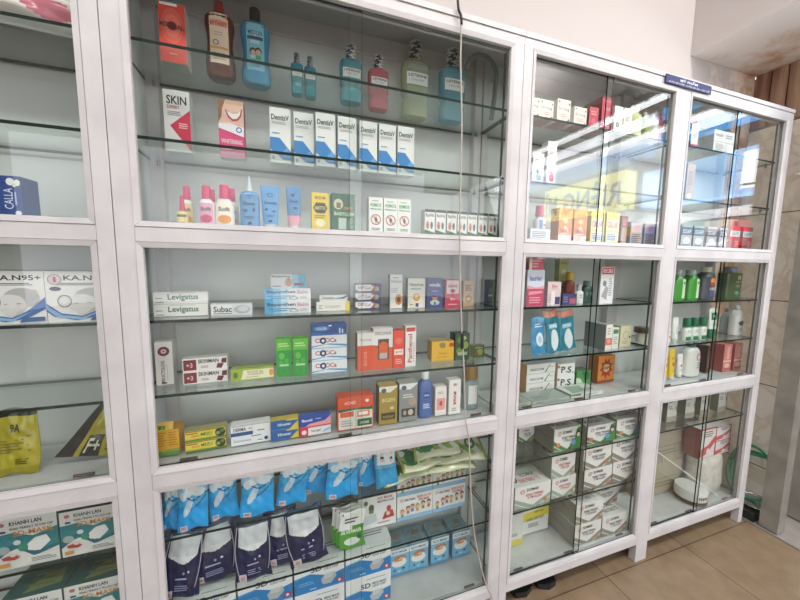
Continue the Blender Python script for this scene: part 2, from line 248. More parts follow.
D['whred'] = dict(c='e8e2de', s='c8c2be', t='e4e0dc', art=[('r', .12, .2, .88, .6, 'e0a098'), ('o', .5, .42, .14, .09, 'c85040'), ('l', .2, .74, .8, .84, 2, 'b0a8a8')])
D['whtal'] = dict(c='e8e4e0', s='cac6c2', t='e4e0dc', art=[('r', .4, .28, .62, .66, 'c05050'), ('t', 'UV', .42, .34, .6, .6, 'e8d8d8', 'b', 'v'), ('l', .25, .08, .8, .2, 2, 'a0a0a0'), ('o', .5, .86, .16, .04, 'b09898')])
D['kids'] = dict(c='e6e6e4', s='a8acae', t='6c8c94', art=[('r', 0, 0, 1, .16, '8cb8d8'), ('ring', .12, .82, .04, .06, .3, 'c05040'), ('t', 'KHAU TRANG', .2, .76, .5, .86, '303848', 'b'), ('t', 'TRE EM CAO CAP', .54, .8, .95, .9, 'c04040', 'b'), ('t', 'KIDS MASK', .6, .68, .9, .77, 'c04040', 'b')]
    + [q for i, (x, y, c) in enumerate([(.14, .3, 'c07048'), (.3, .4, '7a3c2c'), (.42, .46, '8c3430'), (.56, .44, 'c09050'), (.72, .5, '2c2430'), (.88, .52, '30242c')]) for q in (('o', x, y+.07, .055, .1, c), ('o', x, y+.03, .045, .08, 'e0b898'), ('r', x-.035, y-.16, x+.035, y-.03, ['6a9a58', 'c86a50', '5878a8', 'd0a050'][i % 4]))])
D['redpic'] = dict(c='e6e6e4', s='b8bcbc', t='8aa0a4', art=[('t', 'KID MASK', .5, .84, .9, .92, 'b04040', 'b'), ('t', 'MEDIPRO 3 LOP', .5, .74, .94, .81, '303848', 'b'), ('o', .34, .62, .07, .12, '586048'), ('r', .28, .46, .4, .56, '788060'), ('o', .8, .52, .06, .09, 'b83c3c'), ('p', [(.62, .2), (.95, .24), (.9, .46), (.7, .42)], 'b84440'), ('o', .78, .36, .05, .06, 'e8d0c0'), ('o', .2, .8, .05, .07, '607850'), ('l', .5, .08, .92, .16, 1, 'c08080'), ('p', [(.05, .1), (.5, .2), (.45, .45), (.1, .4)], 'c8ccd0')])
D['box5d'] = dict(c='1f7fc0', s='e0e4e6', t='d5dadc', art=[('p', [(0, 1), (1, 1), (1, .45), (.7, .36), (.3, .56), (0, .5)], 'e6e8e8'), ('p', [(.0, .5), (.3, .56), (.3, .52), (0, .44)], '3a98d0'), ('l', .44, .84, .92, .88, 1, '707880'), ('t', '5D', .32, .58, .54, .74, '283448', 'b'), ('t', 'MEDI MASK', .58, .66, .9, .73, '485868', 'b'), ('t', 'CAO CAP', .58, .57, .88, .64, '485868', 'b'), ('p', [(.52, .3), (.6, .44), (.8, .46), (.84, .3), (.72, .12), (.56, .14)], 'b4b8ba'), ('p', [(.6, .44), (.8, .46), (.74, .3), (.58, .3)], 'c8cccc'), ('r', .84, .08, .97, .2, 'b83440'), ('o', .9, .14, .03, .04, 'e8e0e0'), ('l', .08, .24, .4, .36, 2, '78b4e0'), ('l', .3, .06, .48, .14, 1, 'a0d0f0')],
    ta=[('l', .44, .2, .95, .34, 2, '6a7078'), ('t', '5D', .3, .36, .5, .6, '384454', 'b'), ('r', 0, .86, 1, 1, 'c0d4e0')])
D['smblue'] = dict(c='6fb0d2', s='5c98b8', t='5a8ca0', art=[('r', 0, .8, 1, 1, 'd4dde0'), ('t', 'ECO MASK', .1, .85, .9, .94, '405060', 'b'), ('o', .48, .5, .38, .17, 'e6e2dc'), ('p', [(.14, .62), (.3, .74), (.75, .76), (.9, .62), (.6, .68), (.4, .6)], 'b8784c'), ('p', [(.2, .55), (.34, .66), (.5, .6), (.7, .68), (.6, .54)], 'c88c5c'), ('o', .25, .24, .06, .03, '30384a'), ('o', .7, .26, .08, .04, '404860'), ('o', .48, .18, .1, .04, 'a8d0e4'), ('r', 0, .04, 1, .08, '4a88b0')],
    ta=[('r', .1, .05, .9, .2, 'a8bcc4'), ('p', [(.3, .5), (.5, .8), (.8, .7), (.7, .45)], '7a6a58'), ('l', .1, .25, .8, .42, 2, '39505c')])
def hexa(face, zig, txt, c2, extra=(), top='b4b8b0', side='8a8c82'):
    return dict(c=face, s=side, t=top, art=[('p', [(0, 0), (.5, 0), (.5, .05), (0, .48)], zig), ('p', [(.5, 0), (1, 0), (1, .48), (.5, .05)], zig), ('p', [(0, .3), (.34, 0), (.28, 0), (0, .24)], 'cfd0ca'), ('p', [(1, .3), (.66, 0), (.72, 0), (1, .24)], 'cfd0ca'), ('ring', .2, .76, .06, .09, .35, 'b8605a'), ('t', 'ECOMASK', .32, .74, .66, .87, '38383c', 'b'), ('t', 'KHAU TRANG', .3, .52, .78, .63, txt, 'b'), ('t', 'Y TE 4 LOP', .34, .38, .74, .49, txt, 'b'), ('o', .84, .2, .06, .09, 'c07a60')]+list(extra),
        ta=[('p', [(0, 0), (1, 0), (.9, .4), (.1, .4)], 'd6d8d4'), ('t', 'KHAU TRANG Y TE', .25, .12, .8, .26, txt, 'b'), ('t', 'ECOMASK', .4, .32, .8, .44, '505050', 'b'), ('o', .14, .3, .09, .14, '40443c'), ('o', .14, .28, .06, .08, 'b0a498'), ('p', [(0, 1), (1, 1), (.7, .6), (.3, .6)], c2)],
        la=[('l', .2, .45, .75, .65, 3, '6a6c66'), ('r', .02, .02, .98, .05, 'a8aaa4')])
gr_ex = [('p', [(.6, 0), (1, 0), (1, 1), (.84, .9), (.78, .5), (.62, .25)], '3a7a3c'), ('o', .9, .66, .09, .17, '2c2c2c'), ('o', .9, .62, .06, .1, 'd0c0b0'), ('o', .74, .3, .08, .12, '5894c4'), ('o', .16, .3, .07, .1, 'd88060'), ('p', [(0, .1), (.5, .0), (0, 0)], '88b080')]
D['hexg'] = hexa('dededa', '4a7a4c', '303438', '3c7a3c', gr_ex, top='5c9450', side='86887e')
D['hexk'] = hexa('e2e2de', '4c7c44', '303438', '3c7a3c', top='5c9450')
D['hexr'] = hexa('dedddA'.lower(), '9aa89a', 'b8403c', '9aa89a')
D['hexr2'] = hexa('dedddA'.lower(), '94a494', 'b8403c', '9aa89a')
D['hexb'] = hexa('dedddA'.lower(), '88847a', '48484c', '88847a')
D['yelstripe'] = dict(c='dcdcd6', s='c8c8c2', t='c8c8c4', art=[('p', [(0, .8), (1, .98), (1, .6), (.3, .52), (0, .5)], 'd8c838'), ('t', 'GIAY LAU', .5, .78, .82, .88, '605820', 'b'), ('t', 'KHAN GIAY RUT', .24, .5, .84, .62, '58584c', 'b'), ('l', .3, .22, .7, .4, 3, '707068')])
D['yelstripe2'] = dict(c='d4d4ce', s='c0c0ba', t='c8c8c4', art=[('r', 0, 0, 1, .2, 'c8c050'), ('l', .4, .3, .8, .4, 2, '707068')])
D['drong'] = dict(c='eeeae0', s='d8d0c8', t='e8e4dc', b='b85868', art=[('ring', .5, .5, .4, .36, .06, 'd8b8b0'), ('t', "Dr.Ong", .12, .48, .88, .66, '484450'), ('p', [(.2, .3), (.5, .22), (.8, .3), (.5, .26)], 'c86878'), ('l', .25, .32, .75, .38, 1, 'd08890'), ('o', .12, .88, .05, .05, '704848'), ('o', .88, .82, .05, .05, '504848'), ('o', .86, .1, .08, .08, 'a04858')])
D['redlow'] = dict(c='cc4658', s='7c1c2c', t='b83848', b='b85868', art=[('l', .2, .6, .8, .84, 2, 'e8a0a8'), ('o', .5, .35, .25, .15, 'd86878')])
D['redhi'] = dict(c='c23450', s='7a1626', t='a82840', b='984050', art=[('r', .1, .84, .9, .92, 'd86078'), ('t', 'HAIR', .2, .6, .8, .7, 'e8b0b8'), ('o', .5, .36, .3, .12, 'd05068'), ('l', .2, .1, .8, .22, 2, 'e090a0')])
D['whflo'] = dict(c='eceae4', s='d4d0ca', t='e4e2dc', b='b8b8b0', art=[('o', .42, .3, .2, .1, '787c78'), ('o', .42, .3, .08, .05, 'c8ccc4'), ('l', .2, .5, .8, .7, 3, 'a8a4a0')])
D['bdrop'] = dict(c='ebebea', s='c0c2c4', t=W, b='b0b4b4', art=[('l', .2, .7, .75, .8, 2, '9098a0'), ('o', .55, .2, .26, .13, '4a7cb8'), ('p', [(.3, .22), (.4, .46), (.62, .3), (.8, .22)], '4a7cb8')])
D['rdrop'] = dict(c='ebebea', s='c4c2c2', t=W, b='b0b4b4', art=[('t', 'La r', .25, .7, .75, .78, 'c04048'), ('l', .2, .62, .85, .66, 1, 'c06068'), ('o', .55, .12, .28, .07, 'c42838'), ('p', [(.27, .12), (.4, .36), (.7, .24), (.83, .12)], 'd84858'), ('r', 0, .68, 1, .69, 'c8c4c4')])
D['wtray'] = dict(c='dcdee0', s='c0c0c0', t='d0d2d4', art=[('l', .1, .2, .85, .8, 4, '8890a0')])
D['orbox'] = dict(c='e4945c', s='a86848', t='d8a080', art=[('r', 0, .0, 1, .2, 'e2dcdc'), ('p', [(.05, .2), (.5, .5), (.95, .24)], 'e8d8d0'), ('t', 'SMAX', .1, .24, .9, .4, 'c84840', 'b'), ('t', 'vitamin', .15, .78, .85, .86, 'b05020', 'b'), ('o', .5, .62, .2, .08, 'f0c8a0')])
D['ylpk'] = dict(c='e8dc6c', s='b8a850', t='e0d878', art=[('r', .05, .42, .95, .78, 'eee6c8'), ('t', 'OKLAK', .1, .5, .9, .7, 'c85878', 'b'), ('r', .05, .08, .95, .36, 'e8e8e8'), ('l', .1, .1, .9, .32, 4, '586088')])
D['dkred'] = dict(c='944048', s='602830', t='803840', art=[('r', .1, 0, .9, .6, 'a89c98'), ('l', .2, .66, .8, .9, 3, 'c89090')])
D['greyb'] = dict(c='a8a4b4', s='88848c', t='b0b0b8', art=[('r', .05, .55, .95, .95, 'c0c0d8'), ('l', .1, .08, .9, .5, 5, '504c60'), ('o', .5, .75, .25, .12, 'd8a8b0')])
D['blpink'] = dict(c='dfe2ee', s='c8c8d0', t=W, art=[('r', 0, 0, 1, .48, 'cc4c6a'), ('p', [(0, .48), (1, .48), (1, .56), (.5, .52), (0, .58)], 'e8b0bc'), ('t', 'laurier', .15, .7, .85, .84, '7080b8', 'b'), ('p', [(.1, .3), (.9, .36), (.9, .42), (.1, .4)], 'e89aa8'), ('l', .15, .06, .85, .26, 3, 'f0b0bc')])
D['pkbox'] = dict(c='d86074', s='b84860', t='e0a0a8', art=[('l', .15, .15, .85, .85, 3, 'f0b8c0'), ('r', 0, 0, .2, 1, 'e8e0c0')])
D['pinkT'] = dict(c='e4cfd0', s='b8a0a8', t='ecdada', art=[('r', .3, .0, .55, .6, 'f0eeee'), ('t', 'PH', .3, .7, .7, .88, 'c87880', 'b'), ('r', .58, .04, .95, .36, '4a4470'), ('l', .06, .1, .26, .5, 4, 'c09aa0')])
D['ygbox'] = dict(c='b9bd80', s='9aa068', t='b8bc80', art=[('l', .15, .1, .85, .5, 6, '889060'), ('t', 'herb', .2, .86, .8, .92, '505838'), ('o', .5, .68, .28, .06, 'd8d8b0')])
D['nvlow'] = dict(c='42406c', s='343058', t='484870', art=[('r', .5, .1, .95, .6, 'b86078'), ('l', .08, .2, .44, .8, 3, '9090c0')])
D['iecbs'] = dict(c='ecebea', s='d8d8d8', t=W, art=[('r', .05, .8, .95, .98, 'c84050'), ('t', 'IECBS', .14, .84, .86, .94, 'f0e8e8', 'b'), ('o', .3, .55, .14, .08, '8c8488'), ('p', [(.1, .2), (.4, .5), (.6, .42), (.5, .1)], 'b0a8b0'), ('l', .6, .2, .9, .7, 8, 'a8a4ac')])
D['wlong'] = dict(c='e6e2dc', s='7c8480', t='b8b8b4', art=[('r', 0, .2, 1, .48, 'd87c68'), ('o', .5, .36, .25, .08, 'e8a898'), ('l', .2, .6, .8, .9, 3, 'c8a090')])
D['wgrn'] = dict(c='e2e4dc', s='c8ccc0', t='d8dcd0', art=[('r', .08, .72, .92, .92, '4c8a54'), ('l', .15, .2, .85, .6, 4, 'a0a498')])
D['creamb'] = dict(c='dcd6b4', s='bcb898', t='d4ceb0', art=[('ring', .5, .55, .25, .2, .2, 'b0b088'), ('o', .85, .45, .07, .06, '404040'), ('l', .2, .12, .8, .3, 3, 'a8a888')])
D['kenz'] = dict(c='e6e4de', s='c89858', t='c8c8c4', art=[('t', 'KENZCOZYME', .12, .3, .6, .55, '585858', 'b'), ('p', [(.62, .1), (.68, .35), (.78, .8), (.84, .85), (.74, .5), (.68, .12)], '38383a'), ('l', .82, .5, .96, .66, 1, 'b0a890'), ('r', 0, 0, 1, .06, 'b8b8b4')])
D['psbox'] = dict(c='e6e6e4', s='c0c0bc', t='c8c8c4', art=[('t', 'P', .2, .3, .44, .8, '1c1c20', 'b'), ('t', 'S', .56, .24, .8, .76, '1c1c20', 'b'), ('o', .5, .34, .03, .06, '1c1c20'), ('p', [(.8, .2), (.94, .32), (.9, .2)], '303030'), ('r', 0, .7, .12, .9, 'c06848')])
D['ggrn'] = dict(c='4c8c50', s='3c6c40', t='5c7c58', art=[('p', [(0, 0), (.6, 0), (.3, .5), (0, .6)], 'c8d8c0'), ('o', .7, .6, .2, .25, '2c6c38'), ('l', .4, .7, .9, .9, 2, '305030')])
D['vape'] = dict(c='d88c3c', s='b06828', t='c87830', art=[('p', [(.5+.42*r*math.cos(t*PI/9+.1), .52+.42*r*math.sin(t*PI/9+.1)) for t, r in [(i, 1 if i % 2 else .62) for i in range(18)]], 'a83424'), ('o', .5, .54, .2, .16, 'e0b890'), ('t', 'VAPE', .26, .48, .76, .6, '302018', 'b'), ('r', 0, 0, 1, .08, 'b04428'), ('t', '10', .4, .66, .58, .76, '402018', 'b')])
D['mixA'] = dict(c='b8b8c0', s='8c8c98', t='c0c0c8', art=[('r', .0, .55, 1, .9, '585c78'), ('t', 'SOAP', .1, .62, .9, .82, 'e0e0e8', 'b'), ('o', .5, .3, .32, .16, 'e4e6ea'), ('l', .1, .04, .9, .14, 2, '605870')])
D['mixR'] = dict(c='c04048', s='983038', t='b84048', art=[('r', 0, .56, 1, .8, 'e0e4e8'), ('t', 'SAFE', .1, .6, .9, .76, '2a8a8c', 'b'), ('r', .1, .05, .5, .4, '4a7068'), ('l', .55, .1, .95, .4, 4, 'e0a8a8')])
D['rwtube'] = dict(c='e0dede', s='3c5c98', t='b83848', art=[('r', 0, .82, 1, 1, 'b83848'), ('r', 0, 0, 1, .12, 'b83848'), ('l', .2, .3, .8, .7, 6, 'b06870')])
D['whsq'] = dict(c='e2e0dc', s='c4c4c4', t=W, art=[('t', 'SUNDRY', .08, .72, .45, .84, '585858', 'b'), ('l', .55, .66, .95, .86, 2, '8c8c90'), ('r', 0, .48, 1, .5, 'a8a8a8'), ('r', .6, 0, .62, .48, 'a8a8a8'), ('l', .1, .1, .5, .4, 5, 'b0aca8')])
D['tanbt'] = dict(c='b89468', s='8c6c48', t='a88458', art=[('o', .5, .12, .3, .07, 'e8d8a0'), ('l', .2, .4, .8, .8, 6, '785838')])
D['brwn'] = dict(c='5c3834', s='483028', t='604038', art=[('l', .1, .2, .9, .8, 6, '886860')])
D['pinkbx'] = dict(c='d88078', s='a85850', t='c87068', art=[('r', 0, .35, 1, .4, 'f0d0c8'), ('t', 'tonic', .3, .45, .7, .9, 'f0dcd4', 'v', 'b'), ('o', .5, .2, .3, .09, 'e8c0b0'), ('r', .1, .05, .9, .12, 'b84848')])
D['glovebx'] = dict(c='e2e0da', s='9a9a88', t='b8b8a8', art=[('p', [(.5, 1), (1, 1), (1, .3), (.8, .5)], '9c9c84'), ('o', .8, .7, .16, .18, 'd8d8d0'), ('t', 'GLOVES', .08, .72, .5, .82, '606060', 'b'), ('l', .1, .46, .5, .62, 2, '909088'), ('r', 0, 0, 1, .2, 'b4ac98')])
D['calla'] = dict(c='1b3f84', s='24488c', t='1b3f84', art=[('t', 'CALLA', .44, .2, .72, .7, 'dde4f0', 'v'), ('r', .78, .3, .83, .62, 'a8b8d8'), ('o', .68, .86, .13, .09, 'e8e8e4'), ('o', .9, .84, .09, .08, 'e4e2d8'), ('o', .8, .78, .06, .05, 'd8d8c8'), ('o', .86, .1, .1, .06, 'e0e4e8'), ('p', [(0, .0), (.12, .0), (.14, .3), (0, .36)], 'd8dce4')])
D['kan'] = dict(c='e6e4e2', s='c8c8c8', t='b8bcbc', art=[('t', 'KA.N95+', .26, .82, .96, .92, '202024', 'b'), ('l', .16, .72, .98, .78, 2, '404048'), ('o', .14, .84, .1, .1, 'd8c8cc'), ('ring', .14, .84, .1, .1, .15, '988890'), ('r', .12, .79, .16, .89, 'b84048'), ('o', .14, .66, .08, .04, '404858'), ('p', [(.0, .38), (.2, .18), (.5, .12), (.72, .24), (1, .5), (1, .28), (.7, .1), (.4, .04), (.1, .12), (0, .22)], '2a62a4'), ('p', [(0, .34), (.2, .15), (.5, .1), (.8, .24), (.5, .05), (.15, .1), (0, .26)], '8cb4d8'), ('o', .66, .5, .26, .18, 'b4b2b2'), ('o', .5, .38, .22, .18, 'dcdad8'), ('p', [(.3, .3), (.5, .12), (.7, .3)], 'd4d2d0'), ('ring', .26, .42, .1, .12, .12, '505058'), ('l', .4, .36, .46, .39, 1, '909090'), ('l', .58, .37, .66, .4, 1, '909090'), ('p', [(.6, .03), (.98, .05), (.98, .13), (.66, .12)], '2c5c90'), ('o', .82, .62, .08, .03, 'c8b8b8')])
D['m5d'] = dict(c='d9dad6', s='6c8c88', t='38605c', art=[('p', [(0, .7), (.3, .72), (.6, .6), (1, .72), (1, .3), (.75, .24), (.4, .4), (0, .3)], '2f7f86'), ('p', [(0, .2), (.3, .42), (.6, .18), (1, .3), (1, .36), (.6, .28), (.3, .5), (0, .34)], '286878'), ('t', 'KHANH LAN', .26, .86, .76, .94, '24242c', 'b'), ('t', 'KHAU TRANG Y TE CAO CAP', .26, .77, .94, .82, '485058', 'b'), ('t', '5D-MASK', .3, .64, .94, .74, 'c88c3c', 'b'), ('o', .14, .9, .05, .04, 'b07070'), ('r', .1, .74, .2, .78, '304060'), ('p', [(.48, .42), (.64, .56), (.82, .58), (.88, .44), (.7, .28), (.52, .32)], 'e0e0de'), ('o', .44, .4, .08, .08, '2f8870'), ('ring', .94, .52, .06, .08, .2, '3a8a70'), ('o', .14, .4, .1, .08, '98a8a8'), ('o', .36, .52, .06, .05, 'c8d4d4'), ('p', [(.1, .26), (.3, .3), (.38, .22), (.3, .18), (.12, .2)], 'a84840'), ('o', .28, .28, .05, .03, 'e0c8c0'), ('r', .06, .06, .22, .14, 'c8944c'), ('p', [(.3, .02), (1, .1), (1, .24), (.5, .2), (.3, .1)], 'dcdcd8'), ('l', .56, .08, .96, .17, 3, '606868')],
    ta=[('p', [(.3, .1), (.9, .2), (.8, .6), (.5, .5)], '80885c'), ('l', .3, .2, .8, .6, 3, '6a7a50')])
# bottles: body profile (height, half width share), n corner exponent, cap, label (z0, z1, u0, u1, colour)
LB = [(0, .82), (.015, .9), (.05, .95), (.2, .95), (.235, .84), (.27, .84), (.3, .96), (.36, 1), (.64, 1), (.69, .98), (.712, .9), (.724, .7), (.732, .5), (.75, .47)]
def lis(c, txt=K, clear=.45): return dict(k='bottle', body=LB, n=3.6, col=c, clear=clear, cap=(.74, 1, .46, .44, 'c6c8c8', 'twist'), lab=(.4, .56, .1, .9, 'e8e8e6'), art=[('t', 'LISTERINE', .16, .5, .86, .54, txt, 'b'), ('t', 'COOL MINT', .25, .45, .75, .475, '707880')])
D['lis_t'] = lis('62b4c0', clear=.5); D['lis_b'] = lis('84c4d4', clear=.55); D['lis_r'] = lis('dc808a', clear=.45); D['lis_g'] = lis('dadebe', clear=.6)
D['lis_s'] = lis('38a0ac', clear=.4); D['lis_s']['cap'] = (.74, 1, .48, .45, '9aa0a2', 'twist')
D['lis_g']['art'] = D['lis_g']['art']+[('r', .14, .6, .86, .66, '94a090'), ('r', .12, .22, .88, .38, '94a48c')]
D['brown'] = dict(k='bottle', body=[(0, .7), (.02, .86), (.06, .98), (.2, 1), (.34, .9), (.44, .84), (.55, .88), (.68, 1), (.76, .98), (.8, .8), (.83, .4)], n=2.6, col='5c2c20', clear=.12, cap=(.83, 1, .42, .3, 'b83c34', ''), lab=(.16, .79, .2, .82, 'e4cdb4'), art=[('r', .22, .62, .8, .7, 'e09878'), ('t', 'MYTHSEPT', .24, .63, .78, .675, 'a83830', 'b'), ('p', [(.22, .75), (.8, .72), (.8, .76), (.22, .79)], 'd8884c'), ('ring', .4, .42, .1, .035, .3, '3c4c7c'), ('r', .22, .34, .8, .37, 'd8a070'), ('l', .28, .2, .74, .3, 4, 'b09080'), ('l', .34, .5, .7, .56, 2, 'c0a898')])
D['bluekid'] = dict(k='bottle', body=[(0, .7), (.02, .88), (.06, .98), (.16, 1), (.3, .88), (.4, .84), (.52, .9), (.66, 1), (.74, .96), (.79, .76), (.82, .36)], n=2.6, col='3f90b4', clear=.2, cap=(.82, 1, .38, .36, '23272c', ''), lab=(.16, .76, .22, .8, '7ab8cc'), art=[('o', .5, .6, .26, .05, 'a8ccc0'), ('t', 'MEDLIN', .28, .61, .74, .66, '1c4870', 'b'), ('r', .25, .55, .76, .59, '20406c'), ('t', 'KIDS', .36, .5, .64, .54, 'e8f0f0', 'b'), ('o', .42, .4, .11, .045, '2c2420'), ('o', .6, .41, .11, .045, '2c2420'), ('o', .43, .385, .08, .032, 'd8b090'), ('o', .6, .395, .08, .032, 'd8b090'), ('r', .35, .31, .5, .35, 'c8d8d0'), ('r', .52, .3, .68, .35, '5a9a5c'), ('l', .3, .2, .7, .26, 3, '3c7898')])
def wash(lab, c2, t='Saforelle'): return dict(k='bottle', body=[(0, .85), (.03, 1), (.3, 1), (.52, .96), (.62, .72), (.68, .44)], n=2.3, col='e8e6e4', clear=0, cap=(.66, 1, .52, .48, 'd4386c', ''), lab=(.06, .56, .08, .92, lab), art=[('p', [(.1, .5), (.9, .5), (.9, .56), (.1, .58)], '8c9c48'), ('t', 'Soft', .2, .36, .8, .46, '38343c', 'b'), ('o', .5, .17, .34, .1, c2), ('o', .5, .17, .2, .06, c2)])
D['lac_p'] = wash('dca0b8', 'c83868'); D['lac_y'] = wash('f0e4d0', 'e8902c'); D['lac_o'] = wash('e8c890', 'd88838'); D['lac_q'] = wash('e8dcd8', 'd88898')
D['sprayp'] = dict(k='bottle', body=[(0, .9), (.03, 1), (.4, 1), (.46, .5)], n=2.4, col='d8b878', clear=0, cap=(.44, 1, .5, .3, 'c83c5c', ''), lab=(.06, .4, .06, .94, 'e8d48c'), art=[('r', .1, .24, .9, .33, '586c3c'), ('l', .2, .1, .8, .2, 2, 'a87838')])
D['bluenoz'] = dict(k='bottle', body=[(0, .92), (.02, 1), (.58, 1), (.64, .96), (.68, .7), (.7, .34)], n=2.8, col='5a96c8', clear=.1, cap=(.7, 1, .3, .08, 'd4dde2', ''), lab=None, art=[('t', 'Snow', .2, .42, .8, .5, '1c2c4c', 'b'), ('o', .3, .32, .1, .03, '28446c'), ('o', .72, .34, .07, .04, '28446c'), ('ring', .5, .58, .1, .035, .3, '28446c'), ('l', .2, .16, .8, .22, 2, '28446c'), ('o', .5, .08, .1, .03, '1c2c4c')])
def tube(c, c2, art): return dict(k='tube', col=c, cap='c8ced2', c2=c2, art=art)
D['tube_b'] = tube('5c9ace', None, [('t', 'Snowie', .2, .56, .85, .64, '1c2c4c', 'b'), ('ring', .5, .78, .16, .05, .3, '28446c'), ('o', .3, .44, .08, .03, '28446c'), ('o', .7, .4, .1, .02, '28446c'), ('l', .3, .26, .75, .32, 2, '28446c'), ('o', .5, .17, .1, .03, '1c2c4c')])
D['tube_p'] = tube('4f88bc', 'd89aa8', [('t', 'Snowie', .25, .62, .8, .7, '1c2c4c', 'b'), ('o', .45, .8, .12, .04, '28446c'), ('o', .6, .5, .14, .03, '28446c'), ('l', .3, .32, .8, .37, 1, 'a85868')])
D['ytube'] = tube('e4c03c', None, [('o', .55, .5, .2, .06, 'd05838'), ('l', .3, .2, .8, .35, 3, 'b08820'), ('t', 'SUN', .3, .66, .75, .74, 'a87818', 'b')])
D['wtube2'] = tube('e6e4e0', None, [('o', .5, .5, .14, .05, 'c85848'), ('l', .3, .25, .75, .36, 3, 'a8a8a8')])
D['wtb'] = tube('e2e4de', None, [('l', .4, .3, .7, .6, 4, 'a8aca4')])
D['gwt2'] = dict(tube('dfe6de', '1e6c4a', [('r', .2, .62, .9, .86, '1e6c4a'), ('o', .55, .74, .16, .05, 'd8e8dc'), ('l', .3, .4, .8, .54, 3, '6c9880')]), cap='1e6c4a')
def bot(col, cap, art=(), lab=None, body=None, n=2.6, clear=0, capz=.82, cr=.36, cr1=None): return dict(k='bottle', body=body or [(0, .9), (.02, 1), (capz-.16, 1), (capz-.08, .9), (capz-.02, .5), (capz, cr)], n=n, col=col, clear=clear, cap=(capz, 1, cr, cr1 or cr, cap, ''), lab=lab, art=list(art))
D['nivea'] = bot('6080c0', 'e4e6ea', [('o', .5, .5, .24, .07, '24408c'), ('t', 'NIVEA', .32, .48, .68, .52, 'e0e8f4', 'b'), ('l', .25, .2, .75, .32, 3, 'c8d8f0')], clear=.3, capz=.84, cr=.5, n=3)
D['tanjar'] = bot('b0c4c8', '8c6c34', [('l', .25, .3, .75, .48, 3, 'a0a098'), ('p', [(.2, .12), (.8, .12), (.8, .18), (.2, .18)], '4c80a0')], lab=(.12, .56, .22, .8, 'e4e4de'), clear=.5, capz=.7, cr=.8, cr1=.78, n=2)
D['grncr'] = bot('c4cc94', 'e2e2dc', [('l', .3, .4, .7, .5, 2, '88905c'), ('o', .5, .6, .12, .05, 'e8e8d8')], capz=.76, cr=.5)
D['olivb'] = bot('7c8a3c', 'b8bca8', [('l', .2, .3, .8, .5, 3, 'b8c088')], capz=.8)
D['whb'] = bot('dedcda', 'e6e6e4', [('l', .2, .3, .8, .5, 3, 'a8a8a8')], capz=.8)
D['redbt'] = bot('c45866', 'b83444', [('l', .2, .3, .8, .5, 3, 'f0c0c4')], capz=.72, cr=.62)
D['pinkcap'] = bot('dfdde4', 'd46a88', [('r', .2, .1, .5, .6, '7898c0'), ('l', .55, .2, .85, .5, 3, 'c87890')], capz=.7, cr=.7, cr1=.66)
D['brjar'] = bot('8c5430', 'd0ac38', [('l', .2, .4, .8, .5, 2, 'e0d0b0')], lab=(.16, .56, .1, .9, 'a83c34'), capz=.74, cr=.66, n=2)
D['whtube'] = bot('e4e4e2', 'b8bcc0', [('l', .3, .3, .7, .5, 2, 'a0a0a0')], capz=.7, cr=.5)
D['dkgr'] = bot('2c4c44', '68787a', [('l', .2, .35, .8, .5, 2, 'a8bcb0')], capz=.78, cr=.5)
D['brjar2'] = dict(k='bottle', body=[(0, .95), (.04, 1), (.6, 1), (.66, .86)], n=2, col='c8c4b0', clear=0, cap=(.62, 1, 1, .98, '584038', ''), lab=None, art=[('l', .25, .2, .75, .45, 3, '909080')])
D['grnbt'] = bot('4aa03c', 'a8b8b0', [('l', .58, .3, .84, .5, 3, '58805c'), ('o', .7, .58, .1, .05, '3c8c48')], lab=(.08, .7, .55, .88, 'd0e0c0'), capz=.82, cr=.5, clear=.1, n=3)
D['dkbt'] = bot('50545e', 'e0dec0', [('o', .6, .58, .2, .09, 'e0902c'), ('o', .56, .48, .16, .06, 'c03c34'), ('t', 'X-MEN', .38, .3, .8, .38, 'e0e0e0', 'b'), ('r', .45, .12, .8, .24, '4c5c9c')], capz=.84, cr=.4, n=3)
D['olvbt'] = bot('4c5a38', '8c94a0', [('r', .62, .6, .8, .72, 'b8bc90'), ('t', 'SPA', .5, .5, .86, .55, 'b8bc90', 'b'), ('o', .62, .18, .14, .06, '4c9c94'), ('l', .55, .34, .85, .44, 2, 'a0a880')], capz=.84, cr=.5, n=6, body=[(0, .96), (.02, 1), (.78, 1), (.81, .96), (.83, .5)])
D['orw'] = bot('e6e2da', 'e6e6e2', [('r', .15, .2, .85, .32, 'd8905c'), ('l', .2, .45, .8, .6, 2, 'b0a898')], capz=.8)
D['gwt'] = bot('e2e6de', '1e6c4a', [('l', .25, .36, .75, .5, 3, '88a890'), ('r', .1, .03, .9, .2, '2a7a54')], capz=.62, cr=.86, cr1=.8)
D['greyflask'] = bot('b4b6b4', 'a8aaa8', [('l', .3, .3, .7, .5, 3, '888888')], capz=.84, cr=.3, body=[(0, .9), (.03, 1), (.5, 1), (.66, .88), (.76, .56), (.82, .34)])
D['whflask'] = bot('e2e2de', 'd0d2d2', [('o', .5, .42, .3, .08, '404850'), ('l', .3, .14, .7, .26, 3, '909090')], capz=.86, cr=.3, body=[(0, .9), (.03, 1), (.54, 1), (.7, .88), (.8, .56), (.84, .34)])
D['pump'] = bot('dedcd6', '5c6470', [('ring', .68, .56, .18, .1, .25, 'b83c48'), ('p', [(.5, .55), (.86, .6), (.86, .64), (.5, .6)], 'b83c48'), ('l', .6, .22, .8, .42, 3, '585c68')], capz=.84, cr=.32, body=[(0, .92), (.02, 1), (.4, .98), (.6, .94), (.72, .84), (.8, .6), (.83, .36)])
